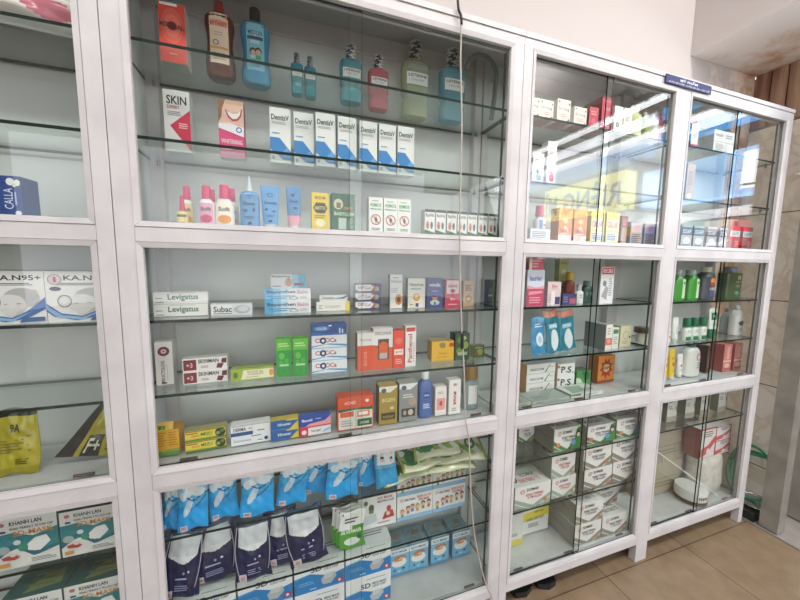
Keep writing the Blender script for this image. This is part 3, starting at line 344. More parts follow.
# pouches: paint(u, v) gives a colour
def p_blue(u, v):
    if (u-.52)**2/.03+(v-.86)**2/.008 < 1 and v > .83: return '2a2630'
    if (u-.52)**2/.045+(v-.79)**2/.012 < 1: return 'ece6e2'
    if (u-.22)**2/.02+(v-.62)**2/.006 < 1 or (u-.74)**2/.04+(v-.65)**2/.006 < 1 or (u-.42)**2/.02+(v-.66)**2/.005 < 1: return 'e2ecf2'
    if abs(v-.57-.05*math.sin(u*8)) < .014: return '1c4c80'
    e = ((u-.38)*.8+(v-.42)*.6, (v-.42)*.8-(u-.38)*.6)
    if e[0]**2/.05+e[1]**2/.007 < 1: return 'c8dce8'
    if abs(v-(.36+.5*(u-.3)**2)) < .013 and u > .42: return '104878'
    if v < .1 and .1 < u < .3: return 'd8d0d8'
    if v > .6: return '9cd0e8'
    return '08a0e6' if v < .45 else '2cb4ea'
def p_blue2(u, v):
    if .1 < u < .9 and .5 < v < .84:
        for cx, cy in ((.3, .62), (.72, .6), (.74, .76), (.3, .77)):
            d = (u-cx)**2+(v-cy)**2*2
            if d < .006 and v > cy: return '2c2830'
            if d < .009: return 'd8c0b0'
        return 'dfe4ea'
    return '2a98cc' if v < .42 else '5cb0d8'
def p_navy(u, v):
    if v > .94: return '0e1c4a'
    if .08 < u < .92 and v > .52+.26*abs(u-.52)**1.5*1.6 and v < .93: return 'c8ccd0' if v > .62 else 'dadcdc'
    if v < .14 and .1 < u < .3: return 'd0c8cc'
    return '0c1a48'
def p_y(u, v):
    if v > .9: return '14140f'
    if v > .885: return 'c8c060'
    return 'a89c24' if v > .12 else '94881c'
def p_y2(u, v):
    if u < .2: return '14140f'
    if u < .215: return 'c8c060'
    if .28 < u < .5 and v < .4: return '18160f'
    return 'a0941f'
def p_teal(u, v):
    if v > .84: return 'd88468'
    if (u-.55)**2/.07+(v-.3)**2/.06 < 1: return 'd6e0e0'
    if abs(v-.62) < .05 and .2 < u < .8: return '8cc4d0'
    return '22788c'
def p_teal2(u, v):
    d = (u-.55)**2+(v-.4)**2*2
    if d < .02: return 'a8c4d8'
    if d < .07: return 'e0e6ea'
    return '3c88b4'
def p_green(u, v):
    if u < .05 or u > .95: return '9aa24c'
    if v > .74: return '1c5c3c'
    if (u-.25)**2+(v-.3)**2*.6 < .02: return '2c7c4c'
    if v < .14: return 'c2c4a4'
    return '8cae4c' if v < .4 and (u*5+v*3) % 1.3 < .6 else 'd0d2c8' if (u*7+v*5) % 2 < 1.5 else '4c8c50'
def p_packet(u, v):
    if v < .52 or (v < .6 and u > .5): return '4c9c3c' if v < .46 else '3a8a34'
    return 'e2e4de'
def p_flower(u, v):
    if (u-.82)**2+(v-.2)**2 < .012 or (u-.28)**2+(v-.3)**2 < .01: return 'c87080'
    if v < .12: return 'd0c8c4'
    return 'e2dcd6'
D['pblue'] = dict(k='pouch', paint=p_blue, t=.02, art=[('t', '5D', .12, .05, .26, .09, 'b03048', 'b')], side='1e8cc4')
D['pblue2'] = dict(k='pouch', paint=p_blue2, t=.02, art=[], side='1e8cc4')
D['pnavy'] = dict(k='pouch', paint=p_navy, t=.02, art=[('t', '3D', .14, .05, .26, .11, 'c03848', 'b'), ('l', .34, .12, .8, .22, 3, '8c90b8'), ('l', .34, .28, .7, .33, 1, 'a0a4c8'), ('o', .7, .4, .03, .02, 'c8c8e0'), ('o', .56, .38, .03, .02, '9094c0')], side='0c1a48', loops=1)
D['pyel'] = dict(k='pouch', paint=p_y, t=.02, art=[('t', '9A', .42, .66, .64, .78, '14140f', 'b'), ('l', .1, .34, .9, .6, 6, '6c6414'), ('l', .5, .16, .8, .26, 3, '3c3a14')], side='8c821c')
D['pyel2'] = dict(k='pouch', paint=p_y2, t=.02, art=[('t', 'F+', .3, .08, .48, .34, 'c8c8b0', 'b'), ('l', .56, .1, .8, .4, 4, '5c5618')], side='8c821c')
D['pbl_l'] = dict(k='pouch', paint=p_teal, t=.012, art=[('t', 'SENKA', .25, .6, .75, .66, 'e8f0f0', 'b')], side='22788c')
D['pbl_s'] = dict(k='pouch', paint=p_teal2, t=.012, art=[('l', .2, .72, .8, .84, 2, 'd0e0ec')], side='3c88b4')
D['pgreen'] = dict(k='pouch', paint=p_green, t=.02, art=[('t', 'KF', .4, .5, .6, .7, 'b83c3c', 'b'), ('ring', .75, .42, .1, .16, .4, '1c6a44'), ('ring', .2, .6, .09, .14, .4, '1c6a44'), ('l', .3, .22, .6, .36, 2, '506050')], side='a4a880')
D['grnpk'] = dict(k='pouch', paint=p_packet, t=.006, art=[('t', 'SILVERMASK', .08, .42, .92, .52, 'e8f0d8', 'b'), ('o', .5, .2, .32, .1, 'd8e0d8'), ('o', .8, .3, .1, .08, '1c5c38'), ('l', .2, .68, .8, .84, 2, '384048'), ('r', .1, .9, .16, .95, 'c04040')], side='3c7c30')
D['pflower'] = dict(k='pouch', paint=p_flower, t=.09, art=[], side='7c3038')
D['flatg'] = dict(c='a8b0a4', s='8c948c', t='98a49a', art=[('l', .1, .2, .8, .8, 2, '707c70')], ta=[('p', [(0, 0), (.4, 0), (1, 1), (.7, 1)], '86948a'), ('l', .1, .2, .5, .5, 2, '6c786c')])
D['flatw'] = dict(c='dcdcd8', s='8c948c', t='c8ccc4', art=[('r', 0, .5, .3, 1, '5c8c60'), ('l', .4, .3, .9, .7, 2, '808480')], ta=[('p', [(.1, .1), (.5, .2), (.7, .8), (.2, .9)], '88a08c'), ('l', .5, .2, .9, .5, 2, '6c786c')])
ITEMS = [
['mediral', 'medicine_carton', 'box', None, 'red carton with a dark oval logo left of the brown bottle on the top shelf', 0.1027, 0.1193, 1.787, 0.0569, 0.05, 0.1388, 0, 0],
['brown', 'mouthwash_bottle', 'bottle', None, 'dark brown bottle with a red cap and cream label on the top shelf', 0.2024, 0.1441, 1.787, 0.0726, 0.05, 0.1998, 0, 0],
['bluekid', 'mouthwash_bottle', 'bottle', None, 'blue hourglass bottle with a black cap beside the brown bottle', 0.2914, 0.1478, 1.787, 0.0775, 0.05, 0.2044, 0, 0],
['lis_s', 'mouthwash_bottle', 'bottle', 'mouthwash bottles with black and white caps', 'small teal mouthwash bottle, left one of the little pair', 0.4023, 0.1639, 1.787, 0.0351, 0.032, 0.1159, 0, 0],
['lis_s', 'mouthwash_bottle', 'bottle', 'mouthwash bottles with black and white caps', 'small teal mouthwash bottle, right one of the little pair', 0.4404, 0.1683, 1.787, 0.0351, 0.032, 0.1159, 0, 0],
['lis_t', 'mouthwash_bottle', 'bottle', 'mouthwash bottles with black and white caps', 'medium teal mouthwash bottle behind the pane overlap, left of the pink bottle', 0.5627, 0.1551, 1.787, 0.0683, 0.045, 0.169, 0, 0],
['lis_r', 'mouthwash_bottle', 'bottle', 'mouthwash bottles with black and white caps', 'pink mouthwash bottle with a white label on the top shelf', 0.6542, 0.1694, 1.787, 0.0664, 0.04, 0.1644, 0, 0],
['lis_g', 'mouthwash_bottle', 'bottle', 'mouthwash bottles with black and white caps', 'tallest pale yellow green mouthwash bottle on the top shelf', 0.787, 0.1767, 1.787, 0.0937, 0.055, 0.2408, 0, 0],
['lis_b', 'mouthwash_bottle', 'bottle', 'mouthwash bottles with black and white caps', 'light blue mouthwash bottle behind the hanging cord', 0.9192, 0.1638, 1.787, 0.0923, 0.05, 0.2361, 0, 0],
['skin', 'cosmetic_carton', 'box', None, 'white carton with a red triangle under the red carton', 0.0984, 0.1377, 1.576, 0.0595, 0.035, 0.1533, 0, 0],
['smile', 'tooth_whitening_carton', 'box', None, 'pink carton with a smiling mouth photo on the second shelf', 0.2254, 0.141, 1.576, 0.0628, 0.035, 0.1506, 0, 0],
['dent', 'dental_carton', 'box', 'white and blue dental cartons on the second shelf', 'white and blue dental carton, first from the left of the row of seven', 0.352, 0.1399, 1.576, 0.0559, 0.04, 0.1502, 0, 0],
['dent', 'dental_carton', 'box', 'white and blue dental cartons on the second shelf', 'white and blue dental carton, second from the left of the row of seven', 0.4171, 0.1456, 1.576, 0.0559, 0.04, 0.1502, 0, 0],
['dent', 'dental_carton', 'box', 'white and blue dental cartons on the second shelf', 'white and blue dental carton, third from the left of the row of seven', 0.4779, 0.1271, 1.576, 0.0559, 0.04, 0.1502, 0, 0],
['dent', 'dental_carton', 'box', 'white and blue dental cartons on the second shelf', 'white and blue dental carton, middle one of the row of seven', 0.5426, 0.1293, 1.576, 0.0559, 0.04, 0.1502, 0, 0],
['dent', 'dental_carton', 'box', 'white and blue dental cartons on the second shelf', 'white and blue dental carton, third from the right of the row of seven', 0.6102, 0.1376, 1.576, 0.0559, 0.04, 0.1502, 0, 0],
['dent', 'dental_carton', 'box', 'white and blue dental cartons on the second shelf', 'white and blue dental carton, second from the right of the row of seven', 0.6727, 0.1374, 1.576, 0.0559, 0.04, 0.1502, 0, 0],
['dent', 'dental_carton', 'box', 'white and blue dental cartons on the second shelf', 'white and blue dental carton, last on the right of the row of seven', 0.7328, 0.1326, 1.576, 0.0559, 0.04, 0.1502, 0, 0],
['sprayp', 'spray_bottle', 'bottle', None, 'tiny yellow labelled bottle with a pink pump in front of a pink capped bottle', 0.1206, 0.04, 1.379, 0.0254, 0.02, 0.0698, 0, 0],
['lac_o', 'wash_bottle', 'bottle', 'pink capped wash bottles', 'pink capped white bottle partly hidden behind the tiny pump bottle', 0.1204, 0.085, 1.379, 0.0313, 0.022, 0.1008, 0, 0],
['lac_p', 'wash_bottle', 'bottle', 'pink capped wash bottles', 'pink capped bottle with a pink and green label', 0.1716, 0.05, 1.379, 0.0379, 0.025, 0.1001, 0, 0],
['lac_q', 'wash_bottle', 'bottle', 'pink capped wash bottles', 'pink capped bottle hidden behind the pink and green labelled one', 0.1768, 0.095, 1.379, 0.0259, 0.025, 0.1001, 0, 0],
['lac_y', 'wash_bottle', 'bottle', 'pink capped wash bottles', 'pink capped bottle with an orange slice on its label', 0.2129, 0.05, 1.379, 0.0449, 0.025, 0.1049, 0, 0],
['lac_q', 'wash_bottle', 'bottle', 'pink capped wash bottles', 'pink capped bottle hidden behind the orange slice one', 0.2235, 0.095, 1.379, 0.0341, 0.025, 0.1066, 0, 0],
['bluenoz', 'nozzle_bottle', 'bottle', None, 'light blue squeeze bottle with a clear pointed nozzle', 0.2722, 0.05, 1.379, 0.0481, 0.03, 0.134, 0, 0],
['tube_b', 'squeeze_tube', 'tube', None, 'light blue squeeze tube standing on its cap beside the nozzle bottle', 0.3224, 0.05, 1.379, 0.0474, 0.03, 0.1132, 0, 0],
['tube_p', 'squeeze_tube', 'tube', None, 'blue squeeze tube with a pink lower end', 0.3829, 0.05, 1.379, 0.0404, 0.028, 0.1158, 0, 0],
['yhex', 'medicine_carton', 'box', None, 'yellow carton with a black hexagon logo', 0.4529, 0.05, 1.379, 0.0465, 0.03, 0.103, 0, 0],
['sanyt', 'medicine_carton', 'box', None, 'dark green carton with a round photo right of the yellow carton', 0.5174, 0.05, 1.379, 0.0658, 0.04, 0.1054, 0, 0],
['mosq', 'repellent_carton', 'box', 'white cartons with a crossed out mosquito', 'white mosquito repellent carton, leftmost of three', 0.6124, 0.05, 1.379, 0.0423, 0.03, 0.1029, 0, 0],
['mosq', 'repellent_carton', 'box', 'white cartons with a crossed out mosquito', 'white mosquito repellent carton, middle one of three', 0.658, 0.05, 1.379, 0.0423, 0.03, 0.1029, 0, 0],
['mosq', 'repellent_carton', 'box', 'white cartons with a crossed out mosquito', 'white mosquito repellent carton, rightmost of three', 0.701, 0.05, 1.379, 0.0423, 0.03, 0.1029, 0, 0],
['smallw', 'remedy_carton', 'box', 'small white cartons in the right corner of the upper compartment', 'small white carton with green foot, first from the left in its row of seven', 0.79, 0.06, 1.379, 0.0347, 0.03, 0.0816, 0, 0],
['smallw', 'remedy_carton', 'box', 'small white cartons in the right corner of the upper compartment', 'small white carton with green foot, second from the left in its row of seven', 0.8283, 0.06, 1.379, 0.0347, 0.03, 0.0816, 0, 0],
['smallw', 'remedy_carton', 'box', 'small white cartons in the right corner of the upper compartment', 'small white carton with green foot, third from the left in its row of seven', 0.8675, 0.06, 1.379, 0.0347, 0.03, 0.0816, 0, 0],
['smallw', 'remedy_carton', 'box', 'small white cartons in the right corner of the upper compartment', 'small white carton with green foot, middle one in its row of seven', 0.9058, 0.06, 1.379, 0.0347, 0.03, 0.0816, 0, 0],
['smallw', 'remedy_carton', 'box', 'small white cartons in the right corner of the upper compartment', 'small white carton with green foot, third from the right in its row of seven', 0.9431, 0.06, 1.379, 0.0347, 0.03, 0.0816, 0, 0],
['smallw', 'remedy_carton', 'box', 'small white cartons in the right corner of the upper compartment', 'small white carton with green foot, second from the right in its row of seven', 0.9833, 0.06, 1.379, 0.0347, 0.03, 0.0816, 0, 0],
['smallw', 'remedy_carton', 'box', 'small white cartons in the right corner of the upper compartment', 'small white carton with green foot, last on the right in its row of seven', 1.0224, 0.06, 1.379, 0.0347, 0.03, 0.0816, 0, 0],
['levig', 'cream_carton', 'box', 'white cream cartons with green lettering', 'white cream carton with green brush lettering, lower one of two stacked', 0.0962, 0.0891, 1.144, 0.1237, 0.03, 0.0324, 0.0, 0],
['levig', 'cream_carton', 'box', 'white cream cartons with green lettering', 'white cream carton with green brush lettering, upper one of two stacked', 0.0962, 0.0903, 1.1764, 0.1237, 0.03, 0.0324, 0.8, 0],
['subac', 'cream_carton', 'box', None, 'flat white and grey cream carton lying alone beside the green lettered pair', 0.2174, 0.0764, 1.144, 0.1015, 0.03, 0.0315, 0, 0],
['bepan', 'balm_carton', 'box', 'blue and white balm cartons', 'blue fading to white balm carton, bottom of the pile of three', 0.3628, 0.0789, 1.144, 0.125, 0.03, 0.0359, 0.0, 0],
['bepan', 'balm_carton', 'box', 'blue and white balm cartons', 'blue fading to white balm carton, middle of the pile of three', 0.3628, 0.0801, 1.1799, 0.125, 0.03, 0.0359, 0.8, 0],
['bebe', 'balm_carton', 'box', None, 'smaller white and blue carton with a baby picture on top of the balm pile', 0.3651, 0.0819, 1.2159, 0.0948, 0.025, 0.0397, 0, 0],
['ywt', 'cream_carton', 'box', None, 'white carton with a yellow right end under a smaller carton', 0.4935, 0.1006, 1.144, 0.1013, 0.03, 0.0277, 0, 0],
['dks', 'cream_carton', 'box', None, 'small white carton with a navy stripe lying on the yellow ended carton', 0.4946, 0.1036, 1.1717, 0.0847, 0.025, 0.0212, 0, 0],
['triple', 'ointment_carton', 'box', 'navy and white ointment cartons piled three high', 'navy and white ointment carton, bottom of the pile of three', 0.6041, 0.1093, 1.144, 0.0849, 0.03, 0.0272, 0.0, 0],
['triple', 'ointment_carton', 'box', 'navy and white ointment cartons piled three high', 'navy and white ointment carton, middle of the pile of three', 0.6041, 0.1105, 1.1712, 0.0849, 0.03, 0.0272, 0.8, 0],
['triple', 'ointment_carton', 'box', 'navy and white ointment cartons piled three high', 'navy and white ointment carton, top of the pile of three', 0.6041, 0.1093, 1.1983, 0.0849, 0.03, 0.0272, 0.0, 0],
['sunfl', 'herbal_carton', 'box', None, 'tall white carton with an orange sunflower', 0.6986, 0.1119, 1.144, 0.0416, 0.04, 0.1117, -8, 0],
['whblue', 'milk_carton', 'box', None, 'cream white carton with navy side and orange drawing', 0.769, 0.1085, 1.144, 0.0595, 0.04, 0.0988, -8, 0],
['nvfox', 'milk_carton', 'box', None, 'navy carton with a small fox drawing', 0.8295, 0.0942, 1.144, 0.0555, 0.04, 0.0993, -5, 0],
['redwh', 'milk_carton', 'box', None, 'crimson carton with a white upper left panel', 0.9019, 0.1047, 1.144, 0.0563, 0.04, 0.0954, 0, 0],
['tanbx', 'herbal_carton', 'box', None, 'narrow tan carton right of the hanging cord', 0.9638, 0.1046, 1.144, 0.0402, 0.035, 0.09, 0, 0],
['nvgr', 'herbal_carton', 'box', None, 'narrow navy and green carton at the right end behind the glass side', 1.1035, 0.17, 1.144, 0.027, 0.03, 0.0902, 0, 0],
['procto', 'medicine_carton', 'box', None, 'tall white carton with a dark red ring turned on the lower shelf', 0.0423, 0.1143, 0.954, 0.0391, 0.045, 0.1187, 8, 0],
['skinman', 'cream_carton', 'box', 'white cream cartons with dark red blocks', 'white cream carton with dark red blocks, lower one of two', 0.1423, 0.1002, 0.954, 0.1082, 0.03, 0.0354, 2.0, 0],
['skinman', 'cream_carton', 'box', 'white cream cartons with dark red blocks', 'white cream carton with dark red blocks, upper one of two', 0.1423, 0.1014, 0.9894, 0.1082, 0.03, 0.0354, 2.8, 0],
['yoosun', 'cream_carton', 'box', None, 'long lime green and cream carton lying on the lower shelf', 0.263, 0.0889, 0.954, 0.1112, 0.03, 0.0352, 3, 0],
['green', 'herbal_carton', 'box', 'bright green tall cartons', 'bright green tall carton, left of the twin pair', 0.3478, 0.0897, 0.954, 0.0429, 0.035, 0.1138, 0, 0],
['green', 'herbal_carton', 'box', 'bright green tall cartons', 'bright green tall carton, right of the twin pair', 0.3935, 0.0852, 0.954, 0.0429, 0.035, 0.1138, 0, 0],
['cotri', 'ointment_carton', 'box', 'white cartons with a blue wave piled three high', 'white carton with a blue wave and dark dot, bottom of three', 0.479, 0.0885, 0.954, 0.1058, 0.035, 0.039, 0.0, 0],
['cotri', 'ointment_carton', 'box', 'white cartons with a blue wave piled three high', 'white carton with a blue wave and dark dot, middle of three', 0.479, 0.0897, 0.993, 0.1058, 0.035, 0.039, 0.8, 0],
['cotri', 'ointment_carton', 'box', 'white cartons with a blue wave piled three high', 'white carton with a blue wave and dark dot, top of three', 0.479, 0.0885, 1.032, 0.1058, 0.035, 0.039, 0.0, 0],
['cotrib', 'ointment_carton', 'box', None, 'dark blue carton on top of the pile of blue wave cartons', 0.479, 0.0915, 1.071, 0.1048, 0.035, 0.0349, 0, 0],
['orangeA', 'sanitiser_carton', 'box', None, 'white topped orange carton, left of the orange group', 0.5879, 0.078, 0.954, 0.0498, 0.035, 0.1209, 0, 0],
['orangeB', 'sanitiser_carton', 'box', None, 'orange and white carton with a window showing an orange roll-on', 0.6453, 0.078, 0.954, 0.0649, 0.035, 0.1323, 0, 0],
['orangeC', 'cream_carton', 'box', None, 'narrow orange red carton between the window carton and the white one', 0.6973, 0.075, 0.954, 0.0377, 0.035, 0.1237, 0, 0],
['panth', 'cream_carton', 'box', None, 'tall white carton with red vertical lettering', 0.7396, 0.0791, 0.954, 0.0371, 0.03, 0.1356, 0, 0],
['yelbx', 'tea_carton', 'box', None, 'square golden yellow carton with a small red tab', 0.8682, 0.1006, 0.954, 0.0811, 0.05, 0.0712, -6, 0],
['grntall', 'tea_carton', 'box', None, 'dark green leafy carton behind the cord', 0.9422, 0.0979, 0.954, 0.0583, 0.04, 0.0958, 0, 0],
['smgrn', 'balm_carton', 'box', None, 'little olive green carton near the right corner of the lower shelf', 1.0175, 0.1091, 0.954, 0.0464, 0.025, 0.0449, 0, 0],
['ybox', 'supplement_carton', 'box', None, 'golden yellow carton with its lid flap standing open in the left corner', 0.0564, 0.06, 0.779, 0.05, 0.05, 0.0709, 0, 0],
['mezu', 'cream_carton', 'box', 'yellow cartons with a black fruit picture', 'yellow carton with a black fruit picture, lower of the pair', 0.1437, 0.06, 0.779, 0.0963, 0.03, 0.0295, 3.0, 0],
['mezu', 'cream_carton', 'box', 'yellow cartons with a black fruit picture', 'yellow carton with a black fruit picture, upper of the pair', 0.1437, 0.0612, 0.8085, 0.0963, 0.03, 0.0295, 3.8, 0],
['derma', 'cream_carton', 'box', None, 'white carton with small print under the blue striped one', 0.2559, 0.06, 0.779, 0.1018, 0.03, 0.027, 3, 0],
['dermb', 'cream_carton', 'box', None, 'white carton with a navy stripe on top of the small print carton', 0.2556, 0.06, 0.806, 0.1014, 0.03, 0.0325, 3, 0],
['hiru', 'gel_carton', 'box', 'blue cartons with a yellow corner', 'blue carton with a yellow corner, lower of the pair', 0.3463, 0.055, 0.779, 0.0752, 0.03, 0.0294, 3.0, 0],
['hiru', 'gel_carton', 'box', 'blue cartons with a yellow corner', 'blue carton with a yellow corner, upper of the pair', 0.3463, 0.0562, 0.8084, 0.0752, 0.03, 0.0294, 3.8, 0],
['redw', 'gel_carton', 'box', None, 'white carton with a red square end under the pink carton', 0.4318, 0.055, 0.779, 0.0898, 0.03, 0.0247, 3, 0],
['pinkb', 'gel_carton', 'box', None, 'royal blue and pink carton lying on the red ended carton', 0.4316, 0.055, 0.8037, 0.0909, 0.03, 0.0327, 3, 0],
['acnes', 'acne_carton_pack', 'box', None, 'orange and white shrink wrapped pack of acne cartons', 0.5529, 0.055, 0.779, 0.1098, 0.05, 0.1028, 0, 0],
['goldb', 'hair_colour_carton', 'box', 'gold and silver hair colour cartons', 'gold carton with a dark bottom window, in front', 0.6575, 0.055, 0.779, 0.0603, 0.04, 0.1263, 0, 0],
['goldb2', 'hair_colour_carton', 'box', 'gold and silver hair colour cartons', 'gold carton behind the front gold one', 0.671, 0.105, 0.779, 0.0528, 0.04, 0.1137, 0, 0],
['silvb', 'hair_colour_carton', 'box', 'gold and silver hair colour cartons', 'silver grey carton beside the gold one', 0.7258, 0.055, 0.779, 0.063, 0.04, 0.1289, 0, 0],
['silvb2', 'hair_colour_carton', 'box', 'gold and silver hair colour cartons', 'silver grey carton behind the front silver one', 0.7373, 0.105, 0.779, 0.0513, 0.04, 0.1172, 0, 0],
['nivea', 'micellar_bottle', 'bottle', None, 'deep blue clear bottle with a white cap beside the silver carton', 0.7926, 0.06, 0.779, 0.0493, 0.035, 0.1543, 0, 0],
['whred', 'cream_carton', 'box', None, 'short white carton with a pale red lower panel', 0.8452, 0.06, 0.779, 0.0414, 0.03, 0.1006, 0, 0],
['whtal', 'cream_carton', 'box', None, 'taller white carton with a red mark left of the cord', 0.8948, 0.055, 0.779, 0.0444, 0.03, 0.1216, 0, 0],
['tanjar', 'toner_bottle', 'bottle', None, 'clear bottle with a brown cap and white label in the right corner', 0.9759, 0.07, 0.779, 0.0613, 0.04, 0.1554, 0, 0],
['pblue', 'mask_pouch', 'pouch', 'bright blue mask pouches in a row', 'bright blue mask pouch on the upper low shelf, far left one', 0.048, 0.062, 0.562, 0.0507, 0.03, 0.155, 0, 2],
['pblue', 'mask_pouch', 'pouch', 'bright blue mask pouches in a row', 'bright blue mask pouch on the upper low shelf, second from the left', 0.1079, 0.045, 0.562, 0.0742, 0.03, 0.155, 0, -4],
['pblue', 'mask_pouch', 'pouch', 'bright blue mask pouches in a row', 'bright blue mask pouch on the upper low shelf, third from the left, before the gap', 0.1811, 0.062, 0.562, 0.0773, 0.03, 0.155, 0, -4],
['pblue', 'mask_pouch', 'pouch', 'bright blue mask pouches in a row', 'bright blue mask pouch on the upper low shelf, broad one in the fourth place', 0.2694, 0.045, 0.562, 0.0918, 0.03, 0.155, 0, -3],
['pblue', 'mask_pouch', 'pouch', 'bright blue mask pouches in a row', 'bright blue mask pouch on the upper low shelf, fifth from the left', 0.3621, 0.062, 0.562, 0.0875, 0.03, 0.155, 0, 3],
['pblue', 'mask_pouch', 'pouch', 'bright blue mask pouches in a row', 'bright blue mask pouch on the upper low shelf, leaning one behind the fifth', 0.4324, 0.085, 0.562, 0.0776, 0.03, 0.155, 0, 5],
['pblue', 'mask_pouch', 'pouch', 'bright blue mask pouches in a row', 'bright blue mask pouch on the upper low shelf, broad one with a dark haired face', 0.5127, 0.045, 0.562, 0.1018, 0.03, 0.155, 0, 1],
['pblue', 'mask_pouch', 'pouch', 'bright blue mask pouches in a row', 'bright blue mask pouch on the upper low shelf, narrow one with a dark haired face', 0.5906, 0.075, 0.562, 0.0638, 0.03, 0.155, 0, 1],
['pblue2', 'mask_pouch', 'pouch', 'bright blue mask pouches in a row', 'blue mask pouch with a printed panel of small faces at the row end', 0.6564, 0.05, 0.562, 0.0759, 0.03, 0.155, 0, 0],
['pnavy', 'mask_pouch', 'pouch', 'navy mask pouches on the lower glass shelf', 'navy mask pouch with a white mask print, cut off by the left frame', 0.0611, 0.045, 0.364, 0.0896, 0.025, 0.185, 0, 8],
['pnavy', 'mask_pouch', 'pouch', 'navy mask pouches on the lower glass shelf', 'navy mask pouch with a white mask print, wide second one from the left', 0.1457, 0.072, 0.364, 0.1275, 0.025, 0.172, 0, -5],
['pnavy', 'mask_pouch', 'pouch', 'navy mask pouches on the lower glass shelf', 'navy mask pouch with a white mask print, middle one with a red and white tag', 0.2516, 0.045, 0.364, 0.0979, 0.025, 0.172, 0, -1],
['pnavy', 'mask_pouch', 'pouch', 'navy mask pouches on the lower glass shelf', 'navy mask pouch with a white mask print, fourth from the left, narrow', 0.3312, 0.07, 0.364, 0.0961, 0.025, 0.172, 0, -3],
['pnavy', 'mask_pouch', 'pouch', 'navy mask pouches on the lower glass shelf', 'navy mask pouch with a white mask print, tilted one at the right end, in front', 0.4094, 0.045, 0.364, 0.1132, 0.025, 0.172, 0, -8],
['grnpk', 'mask_packet', 'packet', 'green and white packets standing in front of the white boxes', 'green and white flat mask packet, backmost of three', 0.5255, 0.1, 0.364, 0.085, 0.008, 0.12, 0, 0],
['grnpk', 'mask_packet', 'packet', 'green and white packets standing in front of the white boxes', 'green and white flat mask packet, middle of three', 0.5362, 0.085, 0.364, 0.085, 0.008, 0.12, 0, 0],
['grnpk', 'mask_packet', 'packet', 'green and white packets standing in front of the white boxes', 'green and white flat mask packet, frontmost of three', 0.545, 0.07, 0.364, 0.085, 0.008, 0.12, 0, 0],
['redpic', 'mask_box', 'box', None, 'white mask box with little red pictures left of the two boxes with heads', 0.6444, 0.13, 0.364, 0.1389, 0.09, 0.1217, 0, 0],
['kids', 'mask_box', 'box', 'mask boxes with a row of drawn heads', 'white and blue mask box with a row of drawn heads, lower left of the four', 0.7867, 0.13, 0.364, 0.1387, 0.09, 0.094, 0.0, 0],
['kids', 'mask_box', 'box', 'mask boxes with a row of drawn heads', 'white and blue mask box with a row of drawn heads, upper left of the four', 0.7867, 0.1312, 0.458, 0.1387, 0.09, 0.094, 0.8, 0],
['kids', 'mask_box', 'box', 'mask boxes with a row of drawn heads', 'white and blue mask box with a row of drawn heads, lower right of the four', 0.9255, 0.13, 0.364, 0.1367, 0.09, 0.094, 0.0, 0],
['kids', 'mask_box', 'box', 'mask boxes with a row of drawn heads', 'white and blue mask box with a row of drawn heads, upper right of the four', 0.9255, 0.1312, 0.458, 0.1367, 0.09, 0.094, 0.8, 0],
['box5d', 'mask_box', 'box', 'blue and white mask boxes stacked on the cabinet bottom', 'blue and white mask box beside the small sky blue boxes, lower one', 0.6007, 0.075, 0.131, 0.1552, 0.15, 0.113, 0.0, 0],
['box5d', 'mask_box', 'box', 'blue and white mask boxes stacked on the cabinet bottom', 'blue and white mask box beside the small sky blue boxes, upper one', 0.6007, 0.0762, 0.244, 0.1552, 0.15, 0.113, 0.8, 0],
['box5d', 'mask_box', 'box', 'blue and white mask boxes stacked on the cabinet bottom', 'blue and white mask box under the green and white packets, lower one', 0.4399, 0.075, 0.131, 0.156, 0.15, 0.113, 0.0, 0],
['box5d', 'mask_box', 'box', 'blue and white mask boxes stacked on the cabinet bottom', 'blue and white mask box under the green and white packets, upper one', 0.4399, 0.0762, 0.244, 0.156, 0.15, 0.113, 0.8, 0],
['box5d', 'mask_box', 'box', 'blue and white mask boxes stacked on the cabinet bottom', 'blue and white mask box under the middle navy pouches, lower one', 0.2793, 0.075, 0.131, 0.1544, 0.15, 0.113, 0.0, 0],
['box5d', 'mask_box', 'box', 'blue and white mask boxes stacked on the cabinet bottom', 'blue and white mask box under the middle navy pouches, upper one', 0.2793, 0.0762, 0.244, 0.1544, 0.15, 0.113, 0.8, 0],
['box5d', 'mask_box', 'box', 'blue and white mask boxes stacked on the cabinet bottom', 'blue and white mask box in the left corner below the navy pouches, lower one', 0.1185, 0.075, 0.131, 0.1556, 0.15, 0.113, 0.0, 0],
['box5d', 'mask_box', 'box', 'blue and white mask boxes stacked on the cabinet bottom', 'blue and white mask box in the left corner below the navy pouches, upper one', 0.1185, 0.0762, 0.244, 0.1556, 0.15, 0.113, 0.8, 0],
['smblue', 'mask_box', 'box', 'small sky blue boxes on the cabinet bottom', 'small sky blue box with an orange picture, beside the large blue boxes', 0.7347, 0.145, 0.131, 0.076, 0.09, 0.108, 0, 0],
['smblue', 'mask_box', 'box', 'small sky blue boxes on the cabinet bottom', 'small sky blue box with an orange picture, second from the left', 0.8123, 0.145, 0.131, 0.076, 0.09, 0.108, 0, 0],
['smblue', 'mask_box', 'box', 'small sky blue boxes on the cabinet bottom', 'small sky blue box with an orange picture, third from the left', 0.9007, 0.145, 0.131, 0.076, 0.09, 0.108, 0, 0],
['smblue', 'mask_box', 'box', 'small sky blue boxes on the cabinet bottom', 'small sky blue box with an orange picture, last on the right', 0.9931, 0.145, 0.131, 0.076, 0.09, 0.108, 0, 0],
['drong', 'skincare_carton', 'box', 'cream white cartons with script lettering', 'cream white carton with script lettering, cut off by the left frame', 1.1518, 0.05, 1.787, 0.0574, 0.06, 0.0621, 0, 0],
